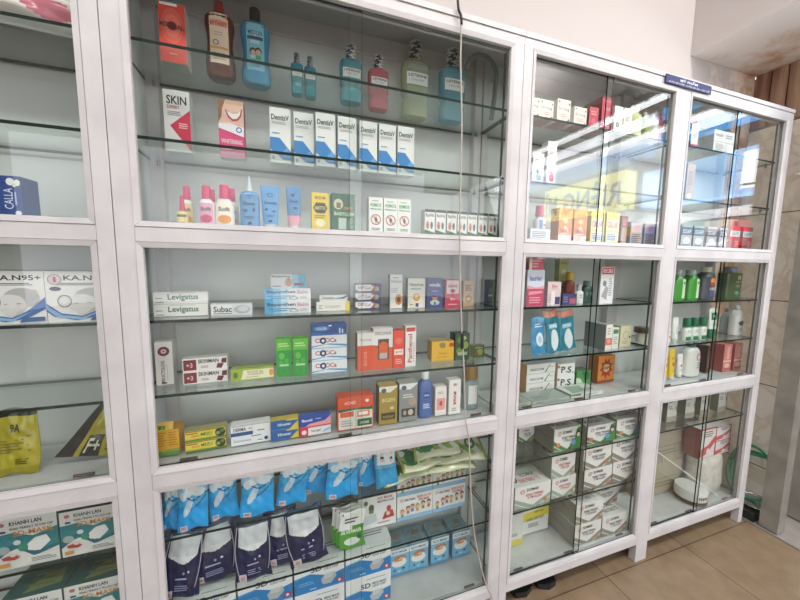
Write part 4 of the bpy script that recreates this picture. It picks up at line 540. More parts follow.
['drong', 'skincare_carton', 'box', 'cream white cartons with script lettering', 'cream white carton with script lettering, second from the left', 1.2101, 0.05, 1.787, 0.0574, 0.06, 0.0621, 0, 0],
['drong', 'skincare_carton', 'box', 'cream white cartons with script lettering', 'cream white carton with script lettering, taller third one', 1.284, 0.05, 1.787, 0.0574, 0.06, 0.0758, 0, 0],
['drong', 'skincare_carton', 'box', 'cream white cartons with script lettering', 'cream white carton with script lettering, beside the red box', 1.3591, 0.05, 1.787, 0.0574, 0.06, 0.0621, 0, 0],
['redlow', 'skincare_carton', 'box', 'red cartons on the top shelf of the right cabinet', 'short red carton left of the tall red box', 1.4208, 0.05, 1.787, 0.0424, 0.04, 0.0727, 0, 0],
['redhi', 'skincare_carton', 'box', 'red cartons on the top shelf of the right cabinet', 'tall red box with darker left side', 1.4826, 0.05, 1.787, 0.0511, 0.09, 0.1161, 0, 0],
['whflo', 'skincare_carton', 'box', 'narrow white cartons on the top shelf of the right cabinet', 'narrow white carton with a small flower, next to the tall red box', 1.5415, 0.05, 1.787, 0.0419, 0.05, 0.0948, 0, 0],
['whflo', 'skincare_carton', 'box', 'narrow white cartons on the top shelf of the right cabinet', 'narrow white carton with a small flower, next to the pale green tube', 1.5891, 0.05, 1.787, 0.0419, 0.05, 0.0948, 0, 0],
['grncr', 'lotion_bottle', 'bottle', None, 'pale green bottle with a white cap on the top shelf of the right cabinet', 1.6483, 0.05, 1.787, 0.0529, 0.04, 0.1219, 0, 0],
['olivb', 'lotion_bottle', 'bottle', None, 'olive green bottle behind the bright reflection', 1.7055, 0.05, 1.787, 0.0381, 0.04, 0.1059, 0, 0],
['whb', 'lotion_bottle', 'bottle', None, 'slim white bottle between the olive and the red one', 1.7514, 0.05, 1.787, 0.0306, 0.04, 0.1056, 0, 0],
['redbt', 'lotion_bottle', 'bottle', None, 'red capped bottle at the right end of the top shelf', 1.7927, 0.05, 1.787, 0.0454, 0.04, 0.1118, 0, 0],
['bdrop', 'serum_carton', 'box', 'white cartons with a drop picture', 'white carton with a blue drop', 1.1882, 0.05, 1.576, 0.0466, 0.03, 0.0977, 0, 0],
['rdrop', 'serum_carton', 'box', 'white cartons with a drop picture', 'taller white carton with a red drop', 1.2443, 0.05, 1.576, 0.0393, 0.03, 0.1437, 0, 0],
['pinkcap', 'lotion_bottle', 'bottle', None, 'white bottle with a pink cap in the left corner of the right cabinet', 1.2475, 0.08, 1.379, 0.0452, 0.035, 0.13, 0, 0],
['wtray', 'tissue_box', 'box', None, 'low white printed carton in front of the pink capped bottle', 1.2081, 0.045, 1.379, 0.0869, 0.025, 0.0396, 0, 0],
['orbox', 'candy_carton', 'box', 'orange and white cartons', 'orange and white carton behind the glare, left one', 1.3328, 0.06, 1.379, 0.0619, 0.04, 0.1219, 0, 0],
['orbox', 'candy_carton', 'box', 'orange and white cartons', 'orange and white carton behind the glare, right one', 1.4045, 0.06, 1.379, 0.0619, 0.04, 0.1219, 0, 0],
['ylpk', 'candy_carton', 'box', 'yellow cartons with pink lettering', 'yellow carton with pink lettering, left one', 1.4894, 0.06, 1.379, 0.0673, 0.04, 0.121, 0, 0],
['ylpk', 'candy_carton', 'box', 'yellow cartons with pink lettering', 'yellow carton with pink lettering, right one', 1.5675, 0.06, 1.379, 0.0673, 0.04, 0.121, 0, 0],
['dkred', 'candy_carton', 'box', None, 'dark red narrow carton right of the yellow pair', 1.6294, 0.06, 1.379, 0.0327, 0.03, 0.1107, 0, 0],
['greyb', 'sundry_carton', 'box', 'lilac grey cartons', 'lilac grey carton at the right end, left one', 1.6987, 0.06, 1.379, 0.066, 0.04, 0.0913, 0, 0],
['greyb', 'sundry_carton', 'box', 'lilac grey cartons', 'lilac grey carton at the right end, right one', 1.7767, 0.06, 1.379, 0.066, 0.04, 0.0913, 0, 0],
['blpink', 'sanitary_pad_pack', 'pack', None, 'white pack with pale blue lettering over a pink lower half at the left frame', 1.2139, 0.06, 1.144, 0.0763, 0.05, 0.131, 0, 0],
['pkbox', 'sanitary_pad_pack', 'pack', None, 'small pink box on top of the blue lettered pack', 1.2152, 0.065, 1.275, 0.0623, 0.04, 0.0431, 0, 0],
['pinkT', 'sanitary_pad_pack', 'pack', None, 'pale pink and white carton in front of the yellow green tube box', 1.3005, 0.06, 1.144, 0.0611, 0.04, 0.0874, 0, 0],
['ygbox', 'toothbrush_carton', 'box', None, 'tall yellow green narrow carton', 1.439, 0.16, 1.144, 0.0476, 0.025, 0.1797, 0, 0],
['brjar', 'vitamin_bottle', 'bottle', None, 'amber bottle with a yellow cap among the crowded shelf', 1.4397, 0.11, 1.144, 0.0465, 0.035, 0.1239, 0, 0],
['nvlow', 'cream_carton', 'box', None, 'low navy and pink carton in front of the amber bottle', 1.37, 0.055, 1.144, 0.0681, 0.03, 0.0421, 0, 0],
['whtube', 'lotion_bottle', 'bottle', None, 'small white bottle with a silver cap', 1.443, 0.07, 1.144, 0.0356, 0.025, 0.0747, 0, 0],
['dkgr', 'lotion_bottle', 'bottle', None, 'dark green bottle beside the white card', 1.4983, 0.08, 1.144, 0.0525, 0.035, 0.0895, 0, 0],
['iecbs', 'promo_carton', 'box', None, 'tall white carton with a red lettered top', 1.5618, 0.06, 1.144, 0.0698, 0.03, 0.1453, 0, 0],
['pbl_s', 'facial_mask_pouch', 'pouch', 'blue pouches with salmon tops', 'small blue pouch with a round white picture', 1.2628, 0.07, 0.954, 0.0657, 0.02, 0.1427, 0, -3],
['pbl_l', 'facial_mask_pouch', 'pouch', 'blue pouches with salmon tops', 'large teal blue pouch with a salmon top, left one', 1.3327, 0.07, 0.954, 0.0682, 0.025, 0.1669, 0, -5],
['pbl_l', 'facial_mask_pouch', 'pouch', 'blue pouches with salmon tops', 'large teal blue pouch with a salmon top, right one', 1.42, 0.085, 0.954, 0.082, 0.025, 0.1581, 0, -7],
['wlong', 'cotton_carton', 'box', None, 'long white box with a salmon patch seen from its side', 1.5815, 0.05, 0.954, 0.0356, 0.1, 0.1049, 0, 0],
['wgrn', 'balm_carton', 'box', None, 'narrow white carton with a green label', 1.6314, 0.06, 0.954, 0.0338, 0.03, 0.0883, 0, 0],
['creamb', 'balm_carton', 'box', None, 'cream coloured square carton', 1.716, 0.08, 0.954, 0.065, 0.04, 0.089, 0, 0],
['brjar2', 'cream_jar', 'jar', None, 'small jar with a dark brown lid lying near the right side', 1.8964, 0.12, 0.954, 0.065, 0.035, 0.064, 0, 0],
['kenz', 'toothpaste_carton', 'box', 'white toothpaste cartons piled three high', 'white toothpaste carton with a curved stroke, bottom of three', 1.3265, 0.13, 0.779, 0.1419, 0.05, 0.0395, 0.0, 0],
['kenz', 'toothpaste_carton', 'box', 'white toothpaste cartons piled three high', 'white toothpaste carton with a curved stroke, middle of three', 1.3265, 0.1312, 0.8185, 0.1419, 0.05, 0.0395, 0.8, 0],
['kenz', 'toothpaste_carton', 'box', 'white toothpaste cartons piled three high', 'white toothpaste carton with a curved stroke, top of three', 1.3265, 0.13, 0.858, 0.1419, 0.05, 0.0395, 0.0, 0],
['psbox', 'toothpaste_carton', 'box', 'white cartons with bold black letters', 'white carton with bold black letters, lower', 1.4575, 0.13, 0.779, 0.0918, 0.05, 0.0535, 0.0, 0],
['psbox', 'toothpaste_carton', 'box', 'white cartons with bold black letters', 'white carton with bold black letters, upper', 1.4575, 0.1312, 0.8325, 0.0918, 0.05, 0.0535, 0.8, 0],
['ggrn', 'toothpaste_carton', 'box', None, 'green carton lying beside the black lettered pair', 1.554, 0.13, 0.779, 0.0791, 0.05, 0.0678, 0, 0],
['vape', 'mosquito_coil_carton', 'box', None, 'square orange carton with a red starburst', 1.6949, 0.14, 0.779, 0.0969, 0.05, 0.1203, 0, 0],
['hexg', 'mask_box', 'box', 'white and green mask boxes', 'white and green mask box with a small portrait, first of the top row', 1.401, 0.05, 0.562, 0.1345, 0.16, 0.0933, 0, 0],
['hexg', 'mask_box', 'box', 'white and green mask boxes', 'white and green mask box with a small portrait, second of the top row', 1.5782, 0.05, 0.562, 0.1553, 0.16, 0.0791, 0, 0],
['hexg', 'mask_box', 'box', 'white and green mask boxes', 'white and green mask box with a small portrait, last of the top row', 1.7481, 0.05, 0.562, 0.1622, 0.16, 0.0852, 0, 0],
['hexk', 'mask_box', 'box', None, 'green and white mask box behind the left frame on the upper shelf', 1.288, 0.15, 0.562, 0.077, 0.05, 0.0611, 0, 0],
['hexr', 'mask_box', 'box', 'white mask boxes with red lettering', 'large white mask box with red lettering in the front left corner', 1.2427, 0.045, 0.364, 0.1693, 0.16, 0.0884, 0, 0],
['hexr2', 'mask_box', 'box', 'white mask boxes with red lettering', 'white mask box with red lettering under another one', 1.3994, 0.05, 0.364, 0.1208, 0.16, 0.0854, 0, 0],
['hexr2', 'mask_box', 'box', 'white mask boxes with red lettering', 'white mask box with red lettering on top of another one', 1.3904, 0.05, 0.4494, 0.1192, 0.16, 0.0948, 0, 0],
['hexb', 'mask_box', 'box', 'white mask boxes with a grey zigzag', 'white mask box with a grey zigzag, lower left of four', 1.583, 0.05, 0.364, 0.1552, 0.16, 0.088, 0, 0],
['hexb', 'mask_box', 'box', 'white mask boxes with a grey zigzag', 'white mask box with a grey zigzag, upper left of four', 1.5716, 0.05, 0.452, 0.153, 0.16, 0.0944, 0, 0],
['hexb', 'mask_box', 'box', 'white mask boxes with a grey zigzag', 'white mask box with a grey zigzag, lower right of four', 1.7472, 0.05, 0.364, 0.1644, 0.16, 0.0928, 0, 0],
['hexb', 'mask_box', 'box', 'white mask boxes with a grey zigzag', 'white mask box with a grey zigzag, upper right of four', 1.734, 0.05, 0.4568, 0.1621, 0.16, 0.1025, 0, 0],
['hexb', 'mask_box', 'box', 'mask boxes stacked on the bay floor', 'white mask box with a grey zigzag under another on the bay floor', 1.535, 0.04, 0.131, 0.15, 0.14, 0.09, 0, 0],
['hexb', 'mask_box', 'box', 'mask boxes stacked on the bay floor', 'white mask box with a grey zigzag on top of the bay floor stack', 1.54, 0.042, 0.2212, 0.15, 0.14, 0.092, -1, 0],
['hexb', 'mask_box', 'box', 'mask boxes stacked on the bay floor', 'white mask box with a grey zigzag at the right end of the bay floor', 1.69, 0.04, 0.131, 0.146, 0.14, 0.09, 0, 0],
['hexb', 'mask_box', 'box', 'mask boxes stacked on the bay floor', 'white mask box tucked behind, top right of the floor stack', 1.7, 0.1, 0.2212, 0.15, 0.12, 0.09, 0, 0],
['yelstripe', 'mask_box', 'box', None, 'white box with a yellow band standing at the back of the bay floor', 1.358, 0.155, 0.131, 0.155, 0.06, 0.115, 0, 0],
['hexr', 'mask_box', 'box', None, 'white mask box with red lettering on top of the yellow banded box', 1.362, 0.157, 0.2465, 0.15, 0.06, 0.09, 0, 0],
['yelstripe2', 'mask_box', 'box', None, 'white box with a yellow foot behind the left frame of the bay floor', 1.22, 0.12, 0.131, 0.1, 0.08, 0.14, 0, 0],
['flatg', 'flat_mask_box', 'box', 'flat grey green boxes on the shelf floor', 'flat grey green box cut off by the left frame, in front of the stacked toothpaste', 1.165, 0.034, 0.779, 0.072, 0.09, 0.014, 0, 0],
['flatg', 'flat_mask_box', 'box', 'flat grey green boxes on the shelf floor', 'wide flat grey green box in front of the stacked toothpaste cartons', 1.295, 0.036, 0.779, 0.176, 0.085, 0.012, 0, 0],
['flatw', 'flat_mask_box', 'box', None, 'flat white and green box in front of the black lettered cartons', 1.475, 0.038, 0.779, 0.165, 0.085, 0.016, 0, 0],
['mixA', 'soap_carton', 'box', 'pale printed cartons in the far bay', 'pale printed carton on the upper bay floor, at the left frame', 2.0031, 0.06, 1.379, 0.0686, 0.04, 0.0947, 0, 0],
['mixA', 'soap_carton', 'box', 'pale printed cartons in the far bay', 'pale printed carton on the upper bay floor, second one', 2.0824, 0.06, 1.379, 0.0686, 0.04, 0.0947, 0, 0],
['mixA', 'soap_carton', 'box', 'pale printed cartons in the far bay', 'pale printed carton on the upper bay floor, third one', 2.1723, 0.06, 1.379, 0.0686, 0.04, 0.0947, 0, 0],
['mixA', 'soap_carton', 'box', 'pale printed cartons in the far bay', 'pale printed carton on the upper bay floor, left of the pane edge', 2.2576, 0.06, 1.379, 0.0686, 0.04, 0.0947, 0, 0],
['mixR', 'soap_carton', 'box', 'red and teal cartons in the far bay', 'red and teal carton right of the pane edge, left one', 2.3793, 0.08, 1.379, 0.0742, 0.04, 0.111, 0, 0],
['mixR', 'soap_carton', 'box', 'red and teal cartons in the far bay', 'red and teal carton right of the pane edge, right one', 2.4779, 0.08, 1.379, 0.0742, 0.04, 0.111, 0, 0],
['rwtube', 'cosmetic_carton', 'box', None, 'red and white narrow carton in the far bay beside the pale card box', 1.9734, 0.05, 1.787, 0.0433, 0.04, 0.1154, 0, 0],
['whsq', 'sundry_carton', 'box', None, 'square white printed carton on the top shelf of the far bay', 2.1668, 0.05, 1.787, 0.1385, 0.04, 0.0911, 0, 0],
['tanbt', 'cosmetic_carton', 'box', None, 'narrow tan carton in the far bay', 1.9924, 0.06, 1.576, 0.051, 0.03, 0.1522, 0, 0],
['grnbt', 'shampoo_bottle', 'bottle', 'bright green shampoo bottles', 'bright green shampoo bottle with a clear cap, left one', 2.0062, 0.06, 1.144, 0.0776, 0.05, 0.1368, 0, 0],
['grnbt', 'shampoo_bottle', 'bottle', 'bright green shampoo bottles', 'bright green shampoo bottle with a clear cap, right one', 2.1007, 0.06, 1.144, 0.0776, 0.05, 0.1368, 0, 0],
['dkbt', 'shampoo_bottle', 'bottle', None, 'dark slate bottle with an orange and red label', 2.2076, 0.06, 1.144, 0.0938, 0.05, 0.1518, 0, 0],
['olvbt', 'shampoo_bottle', 'bottle', None, 'olive green square bottle behind the right pane', 2.4283, 0.08, 1.144, 0.119, 0.05, 0.1539, 0, 0],
['orw', 'ointment_tube', 'bottle', None, 'small white bottle with an orange stripe at the left of the far bay', 1.9902, 0.08, 0.954, 0.0368, 0.03, 0.0897, 0, 0],
['wtb', 'ointment_tube', 'bottle', None, 'slim plain white tube bottle', 2.0447, 0.08, 0.954, 0.0411, 0.03, 0.1103, 0, 0],
['gwt', 'balm_bottle', 'bottle', 'small green and white bottles', 'small green and white bottle, leftmost of three', 2.1084, 0.07, 0.954, 0.0456, 0.03, 0.1047, 0, 0],
['gwt', 'balm_bottle', 'bottle', 'small green and white bottles', 'small green and white bottle, middle one of three', 2.1613, 0.07, 0.954, 0.0456, 0.03, 0.1047, 0, 0],
['gwt', 'balm_bottle', 'bottle', 'small green and white bottles', 'small green and white bottle, rightmost of three', 2.2209, 0.07, 0.954, 0.0456, 0.03, 0.1047, 0, 0],
['gwt2', 'balm_bottle', 'bottle', None, 'taller green and white tube bottle beside the pane edge', 2.2915, 0.07, 0.954, 0.0607, 0.03, 0.1454, 0, 0],
['greyflask', 'lotion_bottle', 'bottle', None, 'grey white round shouldered bottle, back one', 2.5541, 0.14, 0.954, 0.0681, 0.04, 0.1282, 0, 0],
['whflask', 'lotion_bottle', 'bottle', None, 'white round shouldered bottle with a dark oval mark', 2.5148, 0.08, 0.954, 0.0664, 0.045, 0.1523, 0, 0],
['ytube', 'squeeze_tube', 'tube', 'yellow squeeze tubes', 'yellow squeeze tube cut off by the left frame', 1.982, 0.07, 0.779, 0.0409, 0.03, 0.1401, 0, 0],
['ytube', 'squeeze_tube', 'tube', 'yellow squeeze tubes', 'yellow squeeze tube with an orange mark', 2.0283, 0.07, 0.779, 0.0409, 0.03, 0.1401, 0, 0],
['wtube2', 'squeeze_tube', 'tube', None, 'white squeeze tube beside the yellow ones', 2.1024, 0.08, 0.779, 0.0391, 0.03, 0.1096, 0, 0],
['pump', 'lotion_bottle', 'bottle', None, 'large white lotion bottle with a grey cap and red mark', 2.1779, 0.07, 0.779, 0.1062, 0.055, 0.1644, 0, 0],
['brwn', 'sundry_carton', 'box', None, 'dark brown narrow carton behind the pane edge', 2.3107, 0.09, 0.779, 0.0311, 0.06, 0.1312, 0, 0],
['pinkbx', 'tonic_carton', 'box', 'pink and white tall cartons', 'pink and white tall carton, left one', 2.4342, 0.08, 0.779, 0.0619, 0.06, 0.1353, 0, 0],
['pinkbx', 'tonic_carton', 'box', 'pink and white tall cartons', 'pink and white tall carton, right one', 2.52, 0.08, 0.779, 0.0619, 0.06, 0.1353, 0, 0],
['glovebx', 'glove_box', 'box', 'white and olive cartons in the far low bay', 'white and olive carton high in the far low bay, first from the left', 2.0771, 0.09, 0.562, 0.0676, 0.05, 0.1281, 0, 0],
['glovebx', 'glove_box', 'box', 'white and olive cartons in the far low bay', 'white and olive carton high in the far low bay, second from the left', 2.2067, 0.09, 0.562, 0.0676, 0.05, 0.1281, 0, 0],
['glovebx', 'glove_box', 'box', 'white and olive cartons in the far low bay', 'white and olive carton high in the far low bay, behind the pane edge', 2.3196, 0.09, 0.562, 0.0676, 0.05, 0.1281, 0, 0],
['glovebx', 'glove_box', 'box', 'white and olive cartons in the far low bay', 'white and olive carton high in the far low bay, last on the right', 2.4577, 0.09, 0.562, 0.0676, 0.05, 0.1281, 0, 0],
['calla', 'tissue_pack', 'box', None, 'deep blue carton with white flowers and slanted script in the left cabinet', -0.2119, 0.06, 1.379, 0.0552, 0.05, 0.0876, -3, 0],
['kan', 'mask_box', 'box', 'white mask boxes with blue waves', 'white mask box with blue waves cut off by the left edge of view', -0.2156, 0.05, 1.144, 0.117, 0.1, 0.1184, 0, 0],
['kan', 'mask_box', 'box', 'white mask boxes with blue waves', 'white mask box with a red round seal beside the middle frame', -0.0914, 0.05, 1.144, 0.1294, 0.1, 0.118, 0, 0],
['pyel', 'mask_pouch', 'pouch', 'olive yellow pouches with black bands', 'upright olive yellow pouch with a black top band in the left cabinet', -0.2556, 0.07, 0.779, 0.0806, 0.02, 0.157, 0, 0],
['m5d', 'mask_box', 'box', 'teal and white mask boxes in the left cabinet', 'teal and white mask box, left of the two on the upper low shelf', -0.2352, 0.05, 0.562, 0.1159, 0.1, 0.1249, 0, 0],
['m5d', 'mask_box', 'box', 'teal and white mask boxes in the left cabinet', 'teal and white mask box, right of the two on the upper low shelf', -0.119, 0.05, 0.562, 0.1082, 0.1, 0.1174, 0, 0],
['m5d', 'mask_box', 'box', 'teal and white mask boxes in the left cabinet', 'teal and white mask box on the lower low shelf, left one', -0.24, 0.05, 0.364, 0.116, 0.12, 0.118, 0, 0],
['m5d', 'mask_box', 'box', 'teal and white mask boxes in the left cabinet', 'teal and white mask box on the lower low shelf, right one beside the frame', -0.12, 0.05, 0.364, 0.116, 0.12, 0.118, 0, 0],
]
# ================================================================ placing the packs
CACHE = {}
def carton_mesh(dn, w, d, h):
    q = D[dn]; m = MB()
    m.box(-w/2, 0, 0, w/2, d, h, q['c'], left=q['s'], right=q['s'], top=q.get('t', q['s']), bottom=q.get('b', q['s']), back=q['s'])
    m.art(q['art'], lambda u, v, o: ((u-.5)*w, -o, v*h))
    if 'ta' in q: m.art(q['ta'], lambda u, v, o: ((u-.5)*w, v*d, h+o))
    if 'la' in q: m.art(q['la'], lambda u, v, o: (-w/2-o, (1-u)*d, v*h))
    return m.mesh('carton')
def prof(secs, z):
    for (a, ra), (b, rb) in zip(secs, secs[1:]):
        if z <= b: return ra+(rb-ra)*(z-a)/(b-a+1e-9)
    return secs[-1][1]
def bottle_meshes(dn, w, d, h):
    q = D[dn]; n = q['n']; secs = q['body']; ry = d/2
    mb = MB(); mat = liquid(q['col'], q['clear']) if q['clear'] else pm(q['col'], .3)
    S2 = []
    for (a, ra), (b, rb) in zip(secs, secs[1:]):
        k = max(1, int((b-a)*20))
        S2 += [(a+(b-a)*i/k, ra+(rb-ra)*i/k) for i in range(k)]
    S2.append(secs[-1])
    yk = lambda r: ry*min(1, r*.5+.5) if r > .6 else ry*min(r*w/d*1.0, .8)
    mb.loft([(z*h, r*w/2, yk(r)) for z, r in S2], mat, n=n, cy=ry)
    def mp(u, v, o):
        r = prof(secs, v); rx = r*w/2+1e-6; x = (u-.5)*w; t = min(.995, abs(x)/rx)
        return (x, ry-yk(r)*(1-t**n)**(1/n)-o-.0004, v*h)
    if q['lab']:
        z0, z1, u0, u1, c = q['lab']; lb = MB(); k = 8
        V = []; F = []
        for j in range(k+1):
            for i in range(13): V.append(mp(u0+(u1-u0)*i/12, z0+(z1-z0)*j/k, .0003))
        for j in range(k):
            for i in range(12): F.append((j*13+i, j*13+i+1, (j+1)*13+i+1, (j+1)*13+i))
        lb.add(V, F, c, True); lb.art(q['art'], mp, off=.0006, strips=10)
        lab = lb.mesh('label')
    else: lab = None; mb.art(q['art'], mp, off=.0004, strips=10)
    cp = MB(); z0, z1, r0, r1, c, st = q['cap']; R0 = r0*w/2; R1 = r1*w/2
    R0 = min(R0, d*.5) if q['n'] > 2 else R0; R1 = min(R1, R0)
    if st == 'twist':
        m1, m2 = pm(c, .3), pm('2c3236', .3); seg = 30; rows = 14
        for j in range(rows):
            za, zb = (z0+(z1-z0)*j/rows)*h, (z0+(z1-z0)*(j+1)/rows)*h
            for k in range(seg):
                t0, t1 = 2*PI*k/seg, 2*PI*(k+1)/seg
                cp.add([(R0*math.cos(t0), ry+R0*math.sin(t0), za), (R0*math.cos(t1), ry+R0*math.sin(t1), za), (R0*math.cos(t1), ry+R0*math.sin(t1), zb), (R0*math.cos(t0), ry+R0*math.sin(t0), zb)], [(0, 1, 2, 3)], m2 if ((k+j*2) % 10 < 5) != (j % 4 == 0) and j < rows-1 else m1, True)
        cp.loft([(z1*h-.001, R0, R0), (z1*h, R0*.9, R0*.9)], m1, cy=ry)
    else:
        e = (z1-z0)*h
        cp.loft([(z0*h, R0, R0), (z0*h+e*.06, R0*1.02, R0*1.02), (z1*h-e*.1, R1, R1), (z1*h-e*.03, R1*.96, R1*.96), (z1*h, R1*.85, R1*.85)], pm(c, .35), cy=ry)
    return [('body', mb.mesh('body')), ('cap', cp.mesh('cap'))]+([('label', lab)] if lab else [])
def tube_meshes(dn, w, d, h):
    q = D[dn]; mb = MB(); mat = pm(q['col'], .35); ry = d/2
    hw = lambda v: w/2*(.8+.2*v); hy = lambda v: max(.0012, ry*.85*(1-v)**.7)
    N = 12; z = lambda v: h*(.1+.9*v)
    if q['c2']:
        mb.loft([(z(.0+.25*i/4), hw(.25*i/4), hy(.25*i/4)) for i in range(5)], pm(q['c2'], .35), cy=ry, n=2.2)
        mb.loft([(z(.25+.75*i/N), hw(.25+.75*i/N), hy(.25+.75*i/N)) for i in range(N+1)], mat, cy=ry, n=2.2)
    else: mb.loft([(z(i/N), hw(i/N), hy(i/N)) for i in range(N+1)], mat, cy=ry, n=2.2)
    def mp(u, v, o):
        vv = max(0, min(1, (v-.1)/.9)); x = (u-.5)*w; t = min(.99, abs(x)/hw(vv))
        return (x, ry-hy(vv)*(1-t**2.2)**(1/2.2)-o-.0004, v*h)
    mb.art(q['art'], mp, off=.0005, strips=10)
    cp = MB(); cp.loft([(0, w*.34, ry*.8), (h*.1, w*.36, ry*.85)], pm(q['cap'], .3), cy=ry)
    return [('body', mb.mesh('body')), ('cap', cp.mesh('cap'))]
def pouch_mesh(dn, w, h, seed=0, quad=None):
    q = D[dn]; t = q['t']; rr = random.Random(seed+len(dn)); m = MB(); nx, ny = 44, 56
    ph = [rr.uniform(0, 6) for _ in range(6)]
    def bulge(u, v):
        a = (1-abs(2*u-1)**3)*(1-abs(2*v-1)**4)
        wr = .12*math.sin(9*u+7*v+ph[0])+.1*math.sin(17*v-6*u+ph[1])+.07*math.sin(23*u+ph[2])+.05*math.sin(31*v+19*u+ph[3])
        return t/2*max(0, a)**.6*(1+wr)
    def ex(u, v):   # slightly wavy outline
        if quad:
            (ax, az), (bx, bz), (cx, cz), (dx, dz) = quad
            return (ax*(1-u)+bx*u)*(1-v)+(dx*(1-u)+cx*u)*v+.002*math.sin(5*v+ph[4])*abs(2*u-1), (az*(1-u)+bz*u)*(1-v)+(dz*(1-u)+cz*u)*v
        x = (u-.5)*w*(1-.05*math.sin(PI*v))+.004*math.sin(5*v+ph[4])*abs(2*u-1)
        return x, v*h+.003*math.sin(8*u+ph[5])*abs(2*v-1)**3
    def mp(u, v, o):
        x, z = ex(u, v); return (x, t/2-bulge(u, v)-.0006-o, z)
    F = mats = None
    for j in range(ny):
        for i in range(nx):
            u0, u1, v0, v1 = i/nx, (i+1)/nx, j/ny, (j+1)/ny
            c = q['paint']((u0+u1)/2, (v0+v1)/2)
            m.add([mp(u0, v0, 0), mp(u1, v0, 0), mp(u1, v1, 0), mp(u0, v1, 0)], [(0, 1, 2, 3)], pm(c, .22, 0, .6), True)
    V = []
    for j in range(ny+1):
        for i in range(nx+1):
            x, z = ex(i/nx, j/ny); V.append((x, t/2+bulge(i/nx, j/ny)*.8+.0006, z))
    m.add(V, [(j*(nx+1)+i, (j+1)*(nx+1)+i, (j+1)*(nx+1)+i+1, j*(nx+1)+i+1) for j in range(ny) for i in range(nx)], pm(q['side'], .25), True)
    rim = [(i/nx, 0) for i in range(nx)]+[(1, j/ny) for j in range(ny)]+[(1-i/nx, 1) for i in range(nx)]+[(0, 1-j/ny) for j in range(ny)]
    R = [mp(u, v, 0) for u, v in rim]; k = len(R)
    B = [(x, t/2+.0006, z) for (x, y, z) in R]
    m.add(R+B, [(i, (i+1) % k, k+(i+1) % k, k+i) for i in range(k)], pm(q['side'], .25), False)
    m.art(q['art'], mp, off=.0012)
    # weld the painted faces so that shading is smooth
    me = m.mesh('pouch')
    import bmesh
    b = bmesh.new(); b.from_mesh(me); bmesh.ops.remove_doubles(b, verts=b.verts, dist=1e-6); b.to_mesh(me); b.free()
    return me
def put(row, idx):
    dn, name, cat, group, label, x, y, z, w, d, h, rz, roll = row
    q = D[dn]; k = q.get('k', 'box'); kw = dict(label=label, category=cat)
    if group: kw['group'] = group
    if k == 'box':
        key = (dn, w, d, h)
        if key not in CACHE: CACHE[key] = carton_mesh(dn, w, d, h)
        o = bpy.data.objects.new(name, CACHE[key]); COL.objects.link(o)
        for a, b in kw.items(): o[a] = b
    elif k == 'pouch':
        key = (dn, w, h)
        if key not in CACHE: CACHE[key] = pouch_mesh(dn, w, h, idx)
        o = bpy.data.objects.new(name, CACHE[key]); COL.objects.link(o)
        for a, b in kw.items(): o[a] = b
        if q.get('loops'):
            for s in (-1, 1):
                m = MB(); m.tube([(s*w*(.40+.07*math.sin(PI*i/10)), -.002-.004*math.sin(PI*i/10), h*(.97-.8*i/10)) for i in range(11)], .0011, pm('b8bac4'), 6)
                m.build('ear_loop', o)
    else:
        o = empty(name, (0, 0, 0), **kw)
        key = (dn, w, d, h)
        if key not in CACHE: CACHE[key] = (bottle_meshes if k == 'bottle' else tube_meshes)(dn, w, d, h)
        for pn, me in CACHE[key]:
            c = bpy.data.objects.new(pn, me); COL.objects.link(c); c.parent = o
    zz = z+.0006
    if roll: zz += abs(math.sin(math.radians(roll)))*w/2*.9
    o.location = (x, y, zz); o.rotation_euler = (math.radians(-7 if k == 'pouch' else 0), math.radians(roll), math.radians(rz))
    return o
for i, row in enumerate(ITEMS): put(row, i)

# ================================================================ cabinets
AL = noisy('white_aluminium', 'c2bebf', 'd3cfcf', scale=9, rough=.38, lo=.3, hi=.7)
GAP = pm('4a4444', .7)
INN = noisy('cabinet_back_board', 'd2d3d1', 'dbdcda', scale=5, rough=.5)
FLR = noisy('cabinet_floor_board', 'b4b8b6', 'c6cac8', scale=12, rough=.3)
RUB = pm('25282a', .6)
PANE = glass('pane_glass', (.978, .989, .981), 1.5, .9)
SHELF = glass('shelf_glass', (.93, .965, .952), 1.5, 1.0)
EDGE = pm('0a231e', .25, 0, .3)
DUST = noisy('dark_rust', '3a2420', '6b5a50', scale=90, rough=.9)
BLK = [(1.319, 1.379), (.717, .779)]
OPEN = [(1.379, 1.95), (.779, 1.319), (.131, .717)]
SH = [[1.787, 1.576], [1.144, .954], [.562, .364]]
DEP = .262
def bead(x0, x1, z0, z1, wd=.0125):
    """mitred glazing bead around an opening: four mitred lengths, inner edge x0..x1, z0..z1"""
    m = MB(); a = [(x0, z0), (x1, z0), (x1, z1), (x0, z1)]; b = [(x0-wd, z0-wd), (x1+wd, z0-wd), (x1+wd, z1+wd), (x0-wd, z1+wd)]
    for i in range(4):
        j = (i+1) % 4; P = [a[i], a[j], b[j], b[i]]
        cx = sum(p[0] for p in P)/4; cz = sum(p[1] for p in P)/4
        P = [(cx+(p[0]-cx)*.9995, cz+(p[1]-cz)*.998) for p in P]
        fr = [(p[0], -.0018 if k > 1 else .0012, p[1]) for k, p in enumerate(P)]
        m.solid(fr, [(p[0], .012, p[1]) for p in P], AL)
    return m
